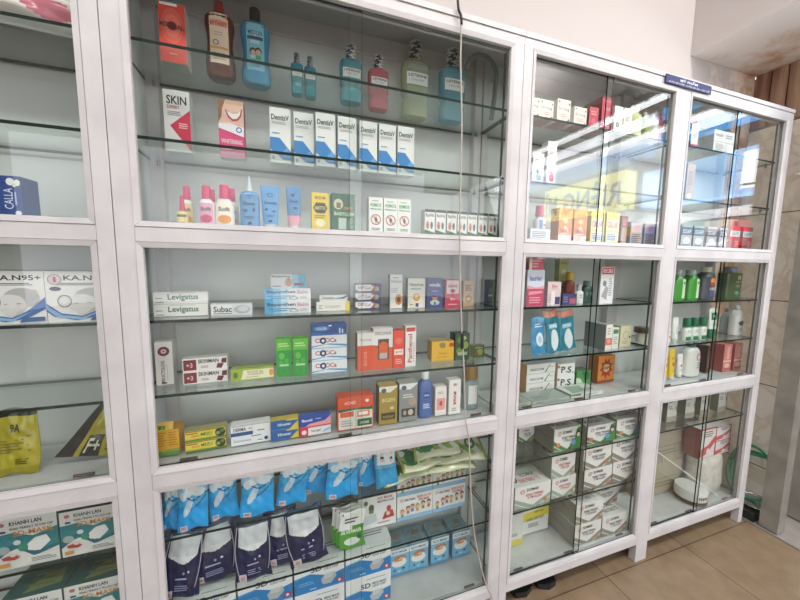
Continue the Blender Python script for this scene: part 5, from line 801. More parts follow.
def pane(x0, x1, z0, z1, y, parent, name='sliding_pane'):
    m = MB(); t = .005
    V = [(x0, y, z0), (x1, y, z0), (x1, y, z1), (x0, y, z1), (x0, y+t, z0), (x1, y+t, z0), (x1, y+t, z1), (x0, y+t, z1)]
    m.add(V, [(0, 1, 2, 3), (5, 4, 7, 6)], PANE); m.add(V, [(0, 3, 7, 4), (1, 5, 6, 2), (3, 2, 6, 7), (0, 4, 5, 1)], EDGE)
    return m.build(name, parent)
def gshelf(x0, x1, zt, parent, y0=.036, y1=.243, tilt=None, edge=None):
    m = MB(); t = .004 if tilt else .0075; dz = tilt or 0
    V = [(x0, y0, zt-t), (x1, y0, zt-t+dz), (x1, y1, zt-t+dz), (x0, y1, zt-t), (x0, y0, zt), (x1, y0, zt+dz), (x1, y1, zt+dz), (x0, y1, zt)]
    m.add(V, [(4, 5, 6, 7), (3, 2, 1, 0)], SHELF); m.add(V, [(0, 1, 5, 4), (1, 2, 6, 5), (2, 3, 7, 6), (3, 0, 4, 7)], edge or EDGE)
    return m.build('glass_shelf', parent)
def cabinet(X0, X1, bays, label, shelves_skip=(), glass_left=False, glass_right=False):
    """bays: list of (opening left, opening right)"""
    c = empty('display_cabinet', (0, 0, 0), label=label, category='cabinet', group='white framed glass display cabinets')
    g = .0009
    edges = [X0+g]+sum([[a-.0133, b+.0133] for a, b in bays], [])+[X1-g]
    for i in range(0, len(edges), 2):                                   # uprights reach the floor
        m = MB(); m.box(edges[i], 0, 0.001, edges[i+1], .03, 1.9630, AL); m.build('upright', c)
        m = MB(); m.box(edges[i]+.002, .226, 0.001, edges[i+1]-.002, DEP-.006, 2.0445, AL); m.build('rear_upright', c)
    for a, b in bays:
        for z0, z1, nm in [(.085, .131-.0133, 'bottom_rail')]+[(p+.0133, q-.0133, 'cross_rail') for p, q in BLK]:
            m = MB(); m.box(a-.0126, 0.0004, z0, b+.0126, .03, z1, AL); m.build(nm, c)
        for z0, z1 in OPEN: bead(a, b, z0, z1).build('glazing_bead', c)
    m = MB(); m.box(X0+g, 0, 1.9637, X1-g, .03, 1.988, AL)
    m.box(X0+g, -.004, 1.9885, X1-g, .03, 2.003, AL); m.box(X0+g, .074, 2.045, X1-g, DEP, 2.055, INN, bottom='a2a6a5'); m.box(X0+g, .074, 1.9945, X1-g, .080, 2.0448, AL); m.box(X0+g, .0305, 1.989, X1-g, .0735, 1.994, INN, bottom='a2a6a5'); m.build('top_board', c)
    m = MB(); m.box(X0+.004, DEP-.006, .09, X1-.004, DEP, 2.0445, INN); m.box(X0+.03, .243, 1.988, X1-.03, DEP-.007, 2.0445, AL); m.build('back_board', c)
    for zf, tk in ((1.374, .05), (.775, .055), (.127, .03)):
        m = MB(); m.box(X0+.004, .031, zf-tk, X1-.004, .225, zf, FLR); m.build('compartment_floor', c)
    for x, gl, s in ((X0, glass_left, 1), (X1, glass_right, -1)):
        m = MB(); xa, xb = sorted((x+s*.0012, x+s*.0045))
        if gl:
            m.add([(xa, .031, .131), (xa, .2255, .131), (xa, .2255, 2.044), (xa, .031, 2.044)], [(0, 1, 2, 3)], PANE)
            m.add([(xb, .031, .131), (xb, .2255, .131), (xb, .2255, 2.044), (xb, .031, 2.044)], [(0, 1, 2, 3)], PANE)
        else: m.box(xa, .031, .09, xb, .2255, 2.044, pm('c9cdcf', .4))
        m.build('side_panel', c)
    L = X0+.005; 
    for bi, (a, b) in enumerate(bays):
        xl = L if bi == 0 else a-.03; xr = X1-.005 if bi == len(bays)-1 else b+.03
        mid = (a+b)/2+.01
        for k, (z0, z1) in enumerate(OPEN):
            pane(a-.008, mid+.018, z0-.002, z1+.002, .0185, c); pane(mid-.018, b+.008, z0-.002, z1+.002, .0125-.0003, c)
            m = MB(); m.box(b-.0012, .0302, z0, b+.004, .0345, z1, RUB); m.box(a-.008, .0305, z1-.001, b+.008, .0345, z1+.004, AL); m.build('pane_channel', c)
            for xx in (a+.06, mid-.03, b-.06):
                m = MB(); m.box(xx-.02, .0252, z0-.0015, xx+.02, .0298, z0+.0035+.001*(k % 2), DUST); m.build('dark_runner', c)
            for q, zt in enumerate(SH[k]):
                if (bi, k, q) in shelves_skip: continue
                gs = gshelf(xl, xr, zt, c)
                for xx, yy in ((xl+.022, .218), (xr-.022, .218), (xr-.006 if bi else xl+.006, .07)):
                    m = MB(); m.loft([(zt-.0195, .0035, .0035), (zt-.0078, .0045, .0045)], pm('8f9290', .3, .9), 14, cx=xx, cy=yy); m.box(xx-.003, yy, zt-.017, xx+.003, .2255 if yy > .2 else yy+.005, zt-.012, pm('8f9290', .3, .9))
                    m.build('shelf_bracket', gs)
    return c
cabA = cabinet(-1.0692, 0, [(-1.023, -.0460)], 'white framed glass cabinet at the left, half cut off by the picture edge')
cabB = cabinet(0, 1.0692, [(.0501, 1.0227)], 'white framed glass cabinet in the middle, with a cord hanging over its panes', glass_right=True)
cabC = cabinet(1.0692, 2.5437, [(1.1161, 1.7657), (1.8593, 2.4984)], 'wide white framed glass cabinet of two bays at the right', shelves_skip=((1, 2, 1),), glass_left=True, glass_right=True)
# fallen shelf of the far low bay
fs = gshelf(1.90, 2.425, .484, cabC, .05, .2, -.348, pm('eef2ee', .2, 0, .8))
# plaque on the top rail
m = MB(); x0, x1, z0, z1 = 1.690, 1.947, 1.9655, 1.9955
m.box(x0, -.0075, z0, x1, -.0045, z1, '23285c')
m.art([('t', 'MỸ PHẨM', .3, .5, .68, .93, 'e8e8f0', 'b'), ('t', 'DƯỢC MỸ PHẨM - CHĂM SÓC DA - CAO CẤP', .06, .1, .96, .4, 'd0d0e0', 'b')], lambda u, v, o: (x0+u*(x1-x0), -.0075-o, z0+v*(z1-z0)), off=.0003)
pl = m.build('name_plaque', cabC); pl['label'] = 'navy plaque with white lettering on the top rail'

# ================================================================ odd things inside
def tagged(o, label, cat, group=None):
    o['label'] = label; o['category'] = cat
    if group: o['group'] = group
    return o
def pouch_at(dn, name, w, h, loc, rot, label, cat, group=None, seed=1):
    o = bpy.data.objects.new(name, pouch_mesh(dn, w, h, seed)); COL.objects.link(o)
    o.location = loc; o.rotation_euler = tuple(math.radians(a) for a in rot); return tagged(o, label, cat, group)
gp = [((.74, .060, .576), (-72, 0, 8), 'bottom left of the heap'), ((.90, .058, .576), (-70, 0, -6), 'bottom right of the heap'),
      ((.80, .055, .606), (-62, 5, 14), 'second layer, left'), ((.93, .055, .604), (-60, -4, -12), 'second layer at right'), ((.85, .052, .640), (-56, 3, 4), 'topmost one with red lettering')]
for i, (l, r, t) in enumerate(gp):
    pouch_at('pgreen', 'mask_pouch', .19, .15, l, r, 'green and cream pouch on the upper low shelf, '+t, 'pouch', 'green and cream pouches in a loose heap', i)
o = bpy.data.objects.new('mask_pouch', pouch_mesh('pyel2', .12, .17, 3, [(-.055, .023), (.126, .002), (.122, .160), (.052, .155)])); COL.objects.link(o)
o.location = (-.143, .085, .7775); o.rotation_euler = (math.radians(-6), 0, 0); tagged(o, 'olive yellow pouch leaning over to the right against the frame', 'pouch', 'olive yellow pouches with black bands')
pouch_at('pflower', 'pillow_pack', .40, .17, (-.24, .06, 1.80), (-6, 0, 0), 'puffy white pack with pink flowers on the top shelf of the left cabinet', 'pack', None, 4)
# open flap of the yellow box
yb = [o for o in bpy.data.objects if o.name.startswith('supplement_carton')][0]
m = MB(); m.box(-.024, .0, .0, .012, .0012, .020, 'caa048', front='d8b458'); fl = m.build('lid_flap', yb); fl.location = (0, .002, .0715); fl.rotation_euler = (math.radians(-30), 0, 0)
m = MB(); m.box(-.024, .0, .0, .004, .001, .018, 'e0b828', front='e4c43c'); m.art([('r', .2, .2, .45, .8, '4a8a3c'), ('r', .5, .2, .75, .8, '4a8a3c')], lambda u, v, o: (-.024+u*.028, -o, v*.018)); fl = m.build('front_flap', yb); fl.location = (0, -.001, .0705); fl.rotation_euler = (math.radians(12), 0, 0)
# added grey arc for a reflection in the top right corner of the middle cabinet
m = MB(); m.tube([(.995+.058*math.cos(t), .12, 1.93+.056*math.sin(t)) for t in [PI*(1-i/16) for i in range(17)]]+[(1.051, .125, 1.86), (1.045, .13, 1.794)], .008, pm('6d7471', .5), 10)
tagged(m.build('reflection_arc'), 'grey arc in place of a reflection in the top right corner of the middle cabinet', 'hose')
# far low bay
def carton(name, x, y, z, w, d, h, c, s, t, art, label, cat='box', group=None, rz=0):
    m = MB(); m.box(-w/2, 0, 0, w/2, d, h, c, left=s, right=s, top=t, back=s, bottom=s); m.art(art, lambda u, v, o: ((u-.5)*w, -o, v*h))
    o = m.build(name); o.location = (x, y, z+.0006); o.rotation_euler = (0, 0, math.radians(rz)); return tagged(o, label, cat, group)
carton('shipping_carton', 2.16, .155, .131, .30, .07, .17, 'a89c88', '8c8274', 'b4aa98', [('l', .1, .2, .9, .4, 2, '847a6c'), ('r', 0, .48, 1, .5, '7c7264')], 'grey brown carton behind the round tub', group='grey brown cartons in the far low bay')
carton('shipping_carton', 2.17, .158, .302, .29, .065, .17, 'a49884', '8c8274', 'b4aa98', [('l', .1, .2, .9, .4, 2, '847a6c'), ('r', 0, .48, 1, .5, '7c7264'), ('r', 0, 0, .02, 1, 'b0604c')], 'grey brown carton on top of the other one behind the fallen shelf', group='grey brown cartons in the far low bay')
carton('glove_carton', 1.935, .10, .364+.005, .09, .06, .07, 'c87c60', 'b06848', 'd8d0c8', [('r', 0, .55, 1, 1, 'dedad4'), ('r', .3, 0, .4, .55, 'e0b8a8'), ('r', .6, 0, .7, .55, 'e0b8a8')], 'small salmon striped box at the left end above the fallen shelf').location.z = .4765
redw = [('p', [(0, .0), (.5, .12), (1, .5), (1, .72), (.5, .4), (0, .28)], 'cc4c44'), ('l', .3, .68, .8, .9, 3, '60585c'), ('r', 0, .95, 1, 1, 'b83c38'), ('r', .95, 0, 1, 1, 'b83c38'), ('o', .55, .2, .1, .1, 'e8d8d4')]
carton('tissue_carton', 2.345, .075, .3405, .125, .07, .155, 'e2dcd6', '7c3c30', 'd8d0cc', redw, 'white tissue box with a red band left of the stacked pair', group='white and red tissue boxes')
carton('tissue_carton', 2.469, .075, .3405, .115, .07, .074, 'dcd6dc', '7c3c30', 'd8d0cc', redw, 'white and red tissue box, lower of the stacked pair at the glass side', group='white and red tissue boxes')
carton('tissue_carton', 2.469, .076, .4155, .115, .07, .074, 'dcd6dc', '7c3c30', 'd8d0cc', redw, 'white and red tissue box, upper of the stacked pair at the glass side', group='white and red tissue boxes')
m = MB()
secs = [(0, .075, .04), (.01, .09, .052), (.06, .094, .056), (.12, .088, .054), (.17, .092, .052), (.2, .085, .045), (.2085, .07, .03)]
m.loft(secs, noisy('crumpled_sack', 'b8b4a8', 'd4d0c6', scale=30, rough=.4, bump=.6), n=3.2, cy=.0); o = m.build('plastic_sack'); o.location = (2.41, .115, .1316)
tagged(o, 'crumpled white plastic sack under the white and red boxes', 'sack')
t = empty('round_tub', (2.27, .085, .1316), label='round white tub with a dark base under the fallen glass shelf', category='tub')
m = MB(); m.loft([(0, .062, .062), (.002, .066, .066), (.018, .067, .067)], pm('4a4038', .5), 40); m.build('base', t)
m = MB(); m.loft([(.0185, .065, .065), (.06, .067, .067), (.066, .064, .064)], pm('dcdad6', .35), 40)
m.art([('t', 'nature', .25, .35, .75, .68, '3c3c40', 'b')], lambda u, v, o: (.0668*math.sin((u-.5)*2.2), -(.0668+o)*math.cos((u-.5)*2.2), .0185+v*.045)); m.build('tub_body', t)

# cord hanging before the middle cabinet
cp = [(.826, 2.03), (.842, 1.976), (.843, 1.871), (.853, 1.70), (.855, 1.54), (.858, 1.364), (.868, 1.18), (.878, 1.054), (.888, .956), (.899, .80), (.915, .716), (.931, .52), (.955, .347), (1.0, .18), (1.035, .10), (1.05, .04), (1.08, .006)]
def spl(P, n=6):
    out = []
    for i in range(len(P)-1):
        p0, p1, p2, p3 = P[max(i-1, 0)], P[i], P[i+1], P[min(i+2, len(P)-1)]
        for k in range(n):
            t = k/n; out.append(tuple(.5*(2*b+(c-a)*t+(2*a-5*b+4*c-d)*t*t+(3*b-a-3*c+d)*t**3) for a, b, c, d in zip(p0, p1, p2, p3)))
    return out+[P[-1]]
C3 = [(x, -.012, z) for x, z in cp]; C3[0] = (.829, -.012, 2.02); C3 = [(.80, -.012, 3.05), (.812, -.014, 2.5), (.822, -.012, 2.2)]+C3
cord = empty('power_cord', (.842, -.012, 1.9), label='thin cord hanging down in front of the middle cabinet panes', category='cord')
S3 = [Vector(p)-Vector((.842, -.012, 1.9)) for p in spl(C3)]
cut = 6*4+2
m = MB(); m.tube(S3[:cut], .0036, pm('2b2a2c', .5), 8); o = m.build('black_sleeve', cord); o['label'] = 'black upper end of the cord'
m = MB(); m.tube(S3[cut-1:], .0024, pm('b9b0a6', .5), 8); m.build('wire', cord)
m = MB(); kz = 1.054-1.9; m.loft([(kz-.03, .002, .002), (kz-.022, .0055, .0055), (kz+.02, .005, .005), (kz+.028, .002, .002)], pm('201e20', .5), 12, cx=.036, cy=0); o = m.build('inline_clip', cord); o['label'] = 'small black clip on the cord'

# sandals under the right cabinet
def sandal(x, y, rz, label):
    t = empty('rubber_clog', (x, y, .001), math.radians(rz), label=label, category='shoe', group='black rubber clogs under the cabinet')
    m = MB(); out = [(-.045, .0), (-.05, .08), (-.045, .16), (-.03, .235), (0, .255), (.03, .235), (.045, .16), (.042, .08), (.036, 0), (0, -.012)]
    m.solid([(a*.98, b, 0) for a, b in out], [(a, b, .024) for a, b in out], pm('1a1a1c', .55)); m.build('sole', t)
    m = MB(); N = 9; V = []
    for j in range(8):
        v = j/7; yy = .012+.13*v; wd = .030+.018*math.sin(PI*(.15+.6*v)); hh = .020+.034*math.sin(PI*(.12+.5*v))
        for i in range(N):
            a = PI*i/(N-1); V.append((-wd*math.cos(a), yy-.02*math.sin(a)*(1-v), .024+hh*math.sin(a)))
    m.add(V, [(j*N+i, j*N+i+1, (j+1)*N+i+1, (j+1)*N+i) for j in range(7) for i in range(N-1)], pm('232426', .45), True)
    m.add([(x*.93, y+.001, z-.003) for x, y, z in V], [(j*N+i, (j+1)*N+i, (j+1)*N+i+1, j*N+i+1) for j in range(7) for i in range(N-1)], pm('232426', .45), True); m.build('upper', t)
sandal(1.33, .03, -8, 'black rubber clog with rounded toe poking out under the right cabinet, right one')
sandal(1.22, .035, 4, 'black rubber clog under the right cabinet, left one nearer the corner post')

# ================================================================ room
def struct(name, m, **kw): return m.build(name, None, kind='structure', **kw)
WALL = noisy('painted_wall', 'bcb4b1', 'c8c1be', scale=1.6, rough=.75)
def stained(name, clean='c2bab7'):
    m = bpy.data.materials.new(name); m.use_nodes = True; nt = m.node_tree; b = nt.nodes['Principled BSDF']; b.inputs['Roughness'].default_value = .8
    L = nt.links.new; N = nt.nodes.new
    geo = N('ShaderNodeNewGeometry'); sep = N('ShaderNodeSeparateXYZ'); L(geo.outputs['Position'], sep.inputs[0])
    nz = N('ShaderNodeTexNoise'); nz.inputs['Scale'].default_value = 5; nz.inputs['Detail'].default_value = 8; nz.inputs['Roughness'].default_value = .65; L(geo.outputs['Position'], nz.inputs['Vector'])
    a = N('ShaderNodeMath'); a.operation = 'MULTIPLY_ADD'; a.inputs[1].default_value = 1.9; a.inputs[2].default_value = -.95; L(nz.outputs['Fac'], a.inputs[0])
    s = N('ShaderNodeMath'); s.operation = 'ADD'; L(sep.outputs['X'], s.inputs[0]); L(a.outputs[0], s.inputs[1])
    mr = N('ShaderNodeMapRange'); mr.inputs[1].default_value = 2.42; mr.inputs[2].default_value = 3.0; L(s.outputs[0], mr.inputs[0])
    cr = N('ShaderNodeValToRGB'); e = cr.color_ramp.elements; e[0].position = 0; e[0].color = (*lin(hexrgb(clean)), 1); e[1].position = 1; e[1].color = (*lin(hexrgb('8a5a40')), 1)
    q = cr.color_ramp.elements.new(.35); q.color = (*lin(hexrgb('e4d4c6')), 1); q = cr.color_ramp.elements.new(.7); q.color = (*lin(hexrgb('c89c78')), 1)
    L(mr.outputs[0], cr.inputs[0]); L(cr.outputs[0], b.inputs['Base Color']); return m
STAIN = stained('damp_stained_plaster')
STAIN_LIT = stained('damp_stained_plaster_lit', 'f2eeea')  # whitened copy of the stained plaster; soffit brightness put into the colour
m = MB(); m.box(-2.6, DEP+.016, 0, 2.80, DEP+.12, 3.2, WALL, front=STAIN); struct('wall_back', m)
m = MB(); m.box(2.265, -3.6, 2.33, 2.72, DEP+.015, 3.1, WALL, bottom=STAIN_LIT); struct('trim_1', m)          # beam over the doorway
def floor_mat():
    m = bpy.data.materials.new('floor_tiles'); m.use_nodes = True; nt = m.node_tree; b = nt.nodes['Principled BSDF']; N = nt.nodes.new; L = nt.links.new
    geo = N('ShaderNodeNewGeometry'); mp = N('ShaderNodeMapping'); mp.inputs['Location'].default_value = (-2.085+.485*6, .010+.485*12, 0); mp.vector_type = 'POINT'; L(geo.outputs['Position'], mp.inputs[0])
    br = N('ShaderNodeTexBrick'); br.offset = 0; br.inputs['Scale'].default_value = 1; br.inputs['Brick Width'].default_value = .485; br.inputs['Row Height'].default_value = .485; br.inputs['Mortar Size'].default_value = .0022; br.inputs['Mortar Smooth'].default_value = .2
    for k, c in (('Color1', '8f7a62'), ('Color2', '8a755d'), ('Mortar', '4e4138')): br.inputs[k].default_value = (*lin(hexrgb(c)), 1)
    L(mp.outputs[0], br.inputs['Vector'])
    nz = N('ShaderNodeTexNoise'); nz.inputs['Scale'].default_value = 14; nz.inputs['Detail'].default_value = 8; L(geo.outputs['Position'], nz.inputs['Vector'])
    cr = N('ShaderNodeValToRGB'); cr.color_ramp.elements[0].position = .3; cr.color_ramp.elements[0].color = (.78, .76, .74, 1); cr.color_ramp.elements[1].position = .7; cr.color_ramp.elements[1].color = (1.06, 1.05, 1.04, 1); L(nz.outputs['Fac'], cr.inputs[0])
    mx = N('ShaderNodeMix'); mx.data_type = 'RGBA'; mx.blend_type = 'MULTIPLY'; mx.inputs[0].default_value = 1; L(br.outputs['Color'], mx.inputs[6]); L(cr.outputs[0], mx.inputs[7]); L(mx.outputs[2], b.inputs['Base Color'])
    b.inputs['Roughness'].default_value = .32; return m
m = MB(); m.box(-2.6, -3.6, -.1, 2.575, DEP+.12, 0, floor_mat()); struct('floor', m)
OUTG = noisy('outside_ground', '8a8078', 'a09890', scale=8, rough=.8)
m = MB(); m.box(2.5765, -3.6, -.1, 6.5, 1.2, -.006, OUTG); m.box(-6, -12, -.1, 6.5, -3.605, -.006, OUTG); struct('floor_outside', m)
m = MB(); m.box(-2.6, -3.6, 3.1, 2.265, DEP+.12, 3.2, WALL); struct('ceiling', m)
m = MB(); m.box(-2.7, -3.6, 0, -2.6, DEP+.12, 3.1, pm('a8a4a0', .8)); struct('wall_left', m)
m = MB(); m.box(-2.6, -3.7, 2.6, 2.265, -3.6, 3.1, pm('b0aca8', .8)); m.box(-2.6, -3.7, 0, -2.3, -3.6, 2.6, pm('b0aca8', .8)); struct('wall_front', m)     # open shop front
# door sill strip, shutter rail and marble side wall
m = MB(); m.box(2.566, -3.6, 0, 2.575, DEP, .006, pm('a8a49c', .3, .6)); struct('trim_2', m)
def marble():
    m = bpy.data.materials.new('marble_tiles'); m.use_nodes = True; nt = m.node_tree; b = nt.nodes['Principled BSDF']; N = nt.nodes.new; L = nt.links.new
    geo = N('ShaderNodeNewGeometry'); sep = N('ShaderNodeSeparateXYZ'); L(geo.outputs['Position'], sep.inputs[0])
    cmb = N('ShaderNodeCombineXYZ'); L(sep.outputs['Y'], cmb.inputs[0]); L(sep.outputs['Z'], cmb.inputs[1])
    mp = N('ShaderNodeMapping'); mp.inputs['Location'].default_value = (1.0, .255, 0); L(cmb.outputs[0], mp.inputs[0])
    br = N('ShaderNodeTexBrick'); br.offset = 0; br.inputs['Scale'].default_value = 1; br.inputs['Brick Width'].default_value = .7; br.inputs['Row Height'].default_value = .46; br.inputs['Mortar Size'].default_value = .003
    for k, c in (('Color1', 'f2ece3'), ('Color2', 'eee6da'), ('Mortar', '80766a')): br.inputs[k].default_value = (*lin(hexrgb(c)), 1)
    L(mp.outputs[0], br.inputs['Vector'])
    nz = N('ShaderNodeTexNoise'); nz.inputs['Scale'].default_value = 4; nz.inputs['Detail'].default_value = 10; nz.inputs['Distortion'].default_value = 2.2; L(geo.outputs['Position'], nz.inputs['Vector'])
    cr = N('ShaderNodeValToRGB'); e = cr.color_ramp.elements; e[0].position = .42; e[0].color = (1, 1, 1, 1); e[1].position = .58; e[1].color = (.97, .95, .92, 1); q = e.new(.5); q.color = (.84, .78, .70, 1)
    L(nz.outputs['Fac'], cr.inputs[0]); mx = N('ShaderNodeMix'); mx.data_type = 'RGBA'; mx.blend_type = 'MULTIPLY'; mx.inputs[0].default_value = 1; L(br.outputs['Color'], mx.inputs[6]); L(cr.outputs[0], mx.inputs[7])
    L(mx.outputs[2], b.inputs['Base Color']); b.inputs['Roughness'].default_value = .3; return m
MRB = marble()
m = MB(); m.box(2.81, .0, 0, 3.3, DEP+.12, 2.05, MRB); struct('wall_right', m)
m = MB(); m.box(2.803, -.012, 0, 2.83, -.0005, 2.05, pm('c9ae84', .5)); struct('trim_3', m)
WD = noisy('stained_boards', '8a6450', 'c4a48c', scale=4, rough=.8, stretch=(1, 6, .6))
bd = empty('board_panel', (2.81, 0, 2.05), kind='structure')
for i in range(4):
    y0 = .015+i*.066; m = MB(); m.box(-.012, y0-.0, .0006, .02, y0+.061, .279, WD); m.build('board', bd)
m = MB(); m.box(2.7205, -.13, 2.33, 3.3, DEP+.015, 2.4, STAIN_LIT); struct('trim_5', m)
m = MB(); m.box(2.832, -.1, 2.051, 3.3, DEP+.1, 2.3295, pm('9c7458', .9)); struct('wall_right_upper', m)
ST = noisy('weathered_steel', '7f7c74', 'a29e94', scale=7, rough=.5, metal=.3)
m = MB(); m.box(2.60, -.108, 0, 2.622, -.04, 2.33, ST); m.box(2.622, -.108, 0, 2.66, -.101, 2.33, ST); m.box(2.622, -.047, 0, 2.66, -.04, 2.33, ST)
m.build('shutter_rail', None, label='weathered steel shutter rail standing at the right of the cabinets', category='rail')
m = MB(); m.box(2.835, -.15, 0, 2.92, -.014, 2.33, noisy('concrete_pier', '8d8880', 'a7a198', scale=5, rough=.8)); struct('trim_4', m)
m = MB(); m.tube([(2.61, -.05, 1.72), (2.61, -.16, 1.725)], .006, pm('d8d6d0', .4), 8)
m.tube([(2.60, -.05, 1.72), (2.57, -.02, 1.722)], .006, pm('d8d6d0', .4), 8)
tagged(m.build('latch_bar'), 'short pale bar reaching from the shutter rail towards the cabinet top', 'bar')
# green hose and things on the ground outside
m = MB()
for k, (cy, cz, ry, rz, x0) in enumerate([(.045, .19, .105, .16, 2.70), (.055, .20, .09, .15, 2.715), (.04, .175, .10, .14, 2.73)]):
    m.tube([(x0+.012*math.sin(t*2+k), cy+ry*math.cos(t), cz+rz*math.sin(t)) for t in [2*PI*i/40+k for i in range(41)]], .0075, pm('4f9a78', .3), 10)
m.tube([(2.7, .14, .23), (2.69, .09, .30), (2.70, 0.0, .315), (2.69, -.07, .26)], .0075, pm('4f9a78', .3), 10)
tagged(m.build('garden_hose'), 'coiled green garden hose on the ground beyond the cabinet end', 'hose')
t = empty('metal_basin', (2.72, .03, -.006), label='grey metal basin on the ground beside the hose coil', category='basin')
m = MB(); m.loft([(0, .05, .05), (.004, .056, .056), (.05, .075, .075), (.052, .078, .078)], pm('a8aaa8', .25, .8), 36, caps=True); m.build('bowl', t)
m = MB(); m.tube([(.078*math.cos(2*PI*i/36), .078*math.sin(2*PI*i/36), .053) for i in range(36)], .003, pm('c8cac8', .2, .8), 8, closed=True); m.build('rim', t)
m = MB(); m.box(2.60, -.02, -.005, 2.66, .2, .035, pm('2c2e2e', .6)); tagged(m.build('ground_tray'), 'dark low tray lying along the door sill behind the shutter rail', 'tray')

# ================================================================ opposite the cabinets (seen mirrored in the panes)
def wallx(x, y_hi, y_lo, z0, z1):       # a face at x looking towards -x; u runs from y_hi to y_lo
    return lambda u, v, o: (x-o, y_hi+(y_lo-y_hi)*u, z0+v*(z1-z0))
def panelx(name, x, y_hi, y_lo, z0, z1, mat, art=(), th=.16, pmat=pm, **kw):
    m = MB(); m.box(x, y_lo, z0, x+th, y_hi, z1, mat); m.art(list(art), wallx(x, y_hi, y_lo, z0, z1), off=.004, step=.002, pmat=pmat)
    o = m.build(name)
    for a, b in kw.items(): o[a] = b
    return o
sky_m = lambda h, *a: glow_mat(h, 6)
panelx('shop_front_wall', 3.66, -.35, -4.2, 0, 3.4, noisy('shop_front_grey', '4c4a4a', '6a6867', scale=3, rough=.7), kind='structure').name = 'wall_street'
panelx('glow_panel', 3.5, -.42, -1.32, 1.84, 2.16, glow_mat('8fc0ee', 3.4), [('r', .02, .1, .2, .9, 'f0f8ff')], pmat=lambda h: glow_mat(h, 6), label='pale blue panel with added glow over the far shop front nearest the door', category='sign', group='glowing panels of the far shop front')  # blue shop front bands glow by themselves in place of daylight
panelx('glow_panel', 3.5, -.42, -1.2, 2.38, 2.72, glow_mat('5aa6dc', 3.6), [('p', [(.2, 0), (.7, 0), (.6, .3), (.4, .35)], 'e0f0ff')], pmat=lambda h: glow_mat(h, 6), label='glowing panel in place of the sky above the pale blue panel', category='sign', group='glowing panels of the far shop front')  # added glowing panel for the mirrored sky, pale patch for a cloud
panelx('glow_panel', 3.5, -1.34, -3.2, 2.33, 2.43, glow_mat('6a9ad0', 2.2), label='long blue strip with added glow over the yellow banner', category='sign', group='glowing panels of the far shop front')
panelx('banner', 3.5, -1.5, -2.55, 1.88, 2.24, glow_mat('ece25c', 4), [('t', 'RIÊNG', .03, .1, .70, .9, '20283c', 'b'), ('t', 'MÌ', .79, .1, .97, .9, '20283c', 'b')], pmat=lambda h: pm(h), label='yellow self glowing banner with dark capital letters on the far shop front', category='banner')  # banner given its own glow in place of daylight on it
WH = glow_mat('e8e8ee', 3.5)
for i, (z0, z1, y0, y1) in enumerate([(2.45, 2.50, -1.25, -3.6), (2.62, 2.68, -1.34, -3.6), (2.84, 3.02, -.9, -3.6), (1.70, 1.74, -.45, -1.3)]):
    panelx('tube_light', 3.44, y0, y1, z0, z1, WH, th=.22, label='long white tube light on the far shop front, '+['lowest of the upper three', 'middle of the upper three', 'broad one at the top', 'short one under the pale blue panel'][i], category='lamp', group='tube lights of the far shop front')
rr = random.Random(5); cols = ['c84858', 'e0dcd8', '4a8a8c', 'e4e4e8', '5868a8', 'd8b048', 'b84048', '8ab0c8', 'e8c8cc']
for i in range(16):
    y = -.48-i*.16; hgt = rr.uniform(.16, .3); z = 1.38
    m = MB(); m.box(3.36, y-.07, z, 3.48, y+.07, z+hgt, glow_mat(cols[i % 9], 2.6)); m.art([('r', .1, .4, .9, .7, 'e8e8e8'), ('l', .15, .1, .85, .32, 2, '404858')], wallx(3.36, y+.07, y-.07, z, z+hgt), off=.003)  # each pack glows by itself instead of being lit by day
    tagged(m.build('lit_pack'), 'self glowing pack on the far shop front shelf, %s from the door' % ['first', 'second', 'third', 'fourth', 'fifth', 'sixth', 'seventh', 'eighth', 'ninth', 'tenth', 'eleventh', 'twelfth', 'thirteenth', 'fourteenth', 'fifteenth', 'last'][i], 'box', 'packs on the far shop front shelf')
m = MB(); m.box(3.32, -3.2, 1.35, 3.66, -.4, 1.379, pm('c8c8c8', .5)); tagged(m.build('wall_shelf'), 'long grey shelf on the far shop front', 'shelf')

# ================================================================ light and camera
def area(name, loc, rot, sx, sy, p, col=(1, 1, 1)):
    l = bpy.data.lights.new(name, 'AREA'); l.shape = 'RECTANGLE'; l.size = sx; l.size_y = sy; l.energy = p; l.color = col
    o = bpy.data.objects.new(name, l); COL.objects.link(o); o.location = loc; o.rotation_euler = tuple(math.radians(a) for a in rot); return o
area('ceiling_fill', (.4, -1.25, 3.04), (40, 0, 0), 2.6, .25, 38, (1, .985, .97))  # added soft fill lights, set where the panes do not mirror them
area('ceiling_fill', (-1.8, -1.25, 3.04), (40, 15, 0), 1.0, .25, 12, (1, .985, .97))
area('door_daylight', (3.2, -2.2, 2.4), (0, 68, 0), 2.0, 2.4, 44, (.93, .96, 1))
o = area('ceiling_fill', (2.1, -1.3, 3.04), (0, 0, 0), .25, .25, 36, (1, .99, .98)); o.rotation_euler = Vector((.75, .5, -.75)).to_track_quat('-Z', 'Y').to_euler()  # added light to brighten the marble wall and the right cabinet
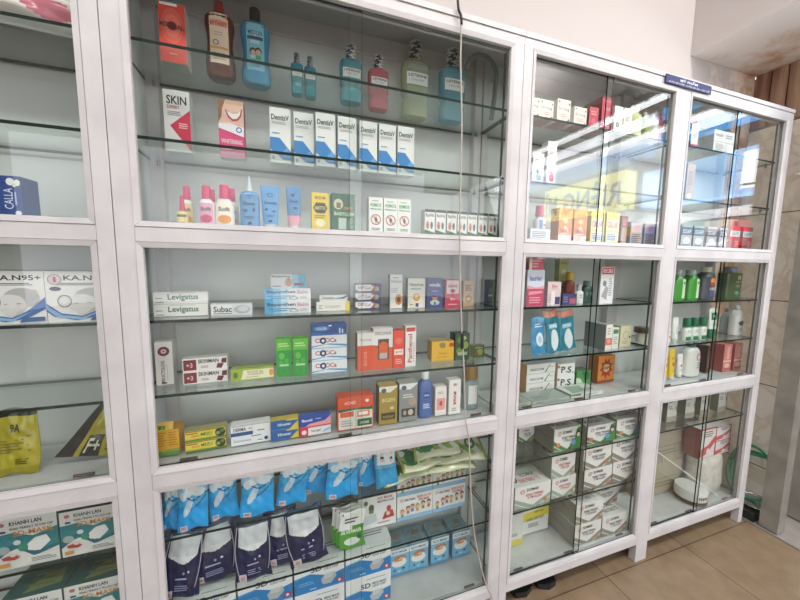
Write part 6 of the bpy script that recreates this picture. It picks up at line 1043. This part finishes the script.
area('street_daylight', (3.05, -1.3, 3.5), (25, 0, 0), .9, 1.6, 14, (.95, .97, 1))
TL = glow_mat('fbfbff', 8)
t = empty('doorway_tube_lamp', (2.48, -.35, 2.30), label='long white tube lamp fixed along the underside of the doorway beam', category='lamp')
m = MB(); m.tube([(0, 0, -.012), (0, -1.6, -.012)], .016, TL, 14); m.build('tube', t)
m = MB(); m.box(-.03, -1.63, .006, .03, .03, .0295, pm('dcdcdc', .4)); m.build('batten', t)
t = empty('doorway_tube_lamp', (2.875, -.151, 2.27), label='long white tube lamp on a batten reaching out from the concrete pier', category='lamp')
m = MB(); m.tube([(0, -.2, -.02), (0, -1.8, -.02)], .016, TL, 14); m.build('tube', t)
m = MB(); m.box(-.03, -1.83, 0, .03, 0, .03, pm('dcdcdc', .4)); m.build('batten', t)
w = bpy.data.worlds.new('World'); SC.world = w; w.use_nodes = True
bg = w.node_tree.nodes['Background']; bg.inputs[0].default_value = (.94, .965, 1, 1); bg.inputs[1].default_value = 2.3
CAMLOC = (0.36039, -0.91233, 1.28534); yaw, pit, rol = math.radians(18.94816), math.radians(-5.98264), math.radians(.72782)
cy_, sy_, cp_, sp_ = math.cos(yaw), math.sin(yaw), math.cos(pit), math.sin(pit)
f = Vector((sy_*cp_, cy_*cp_, sp_)); r = Vector((cy_, -sy_, 0)); u = r.cross(f)
r2 = r*math.cos(rol)+u*math.sin(rol); u2 = -r*math.sin(rol)+u*math.cos(rol)
cam = bpy.data.cameras.new('camera'); co = bpy.data.objects.new('camera', cam); COL.objects.link(co)
M = Matrix((r2, u2, -f)).transposed().to_4x4(); M.translation = Vector(CAMLOC); co.matrix_world = M
cam.sensor_width = 36; cam.lens = 330.211/800*36; cam.clip_start = .02
SC.camera = co
SC.view_settings.view_transform = 'Standard'; SC.view_settings.look = 'None'; SC.view_settings.gamma = 1; SC.view_settings.use_curve_mapping = False
SC.view_settings.exposure = -.03
SC.cycles.transparent_max_bounces = 32; SC.cycles.max_bounces = 10
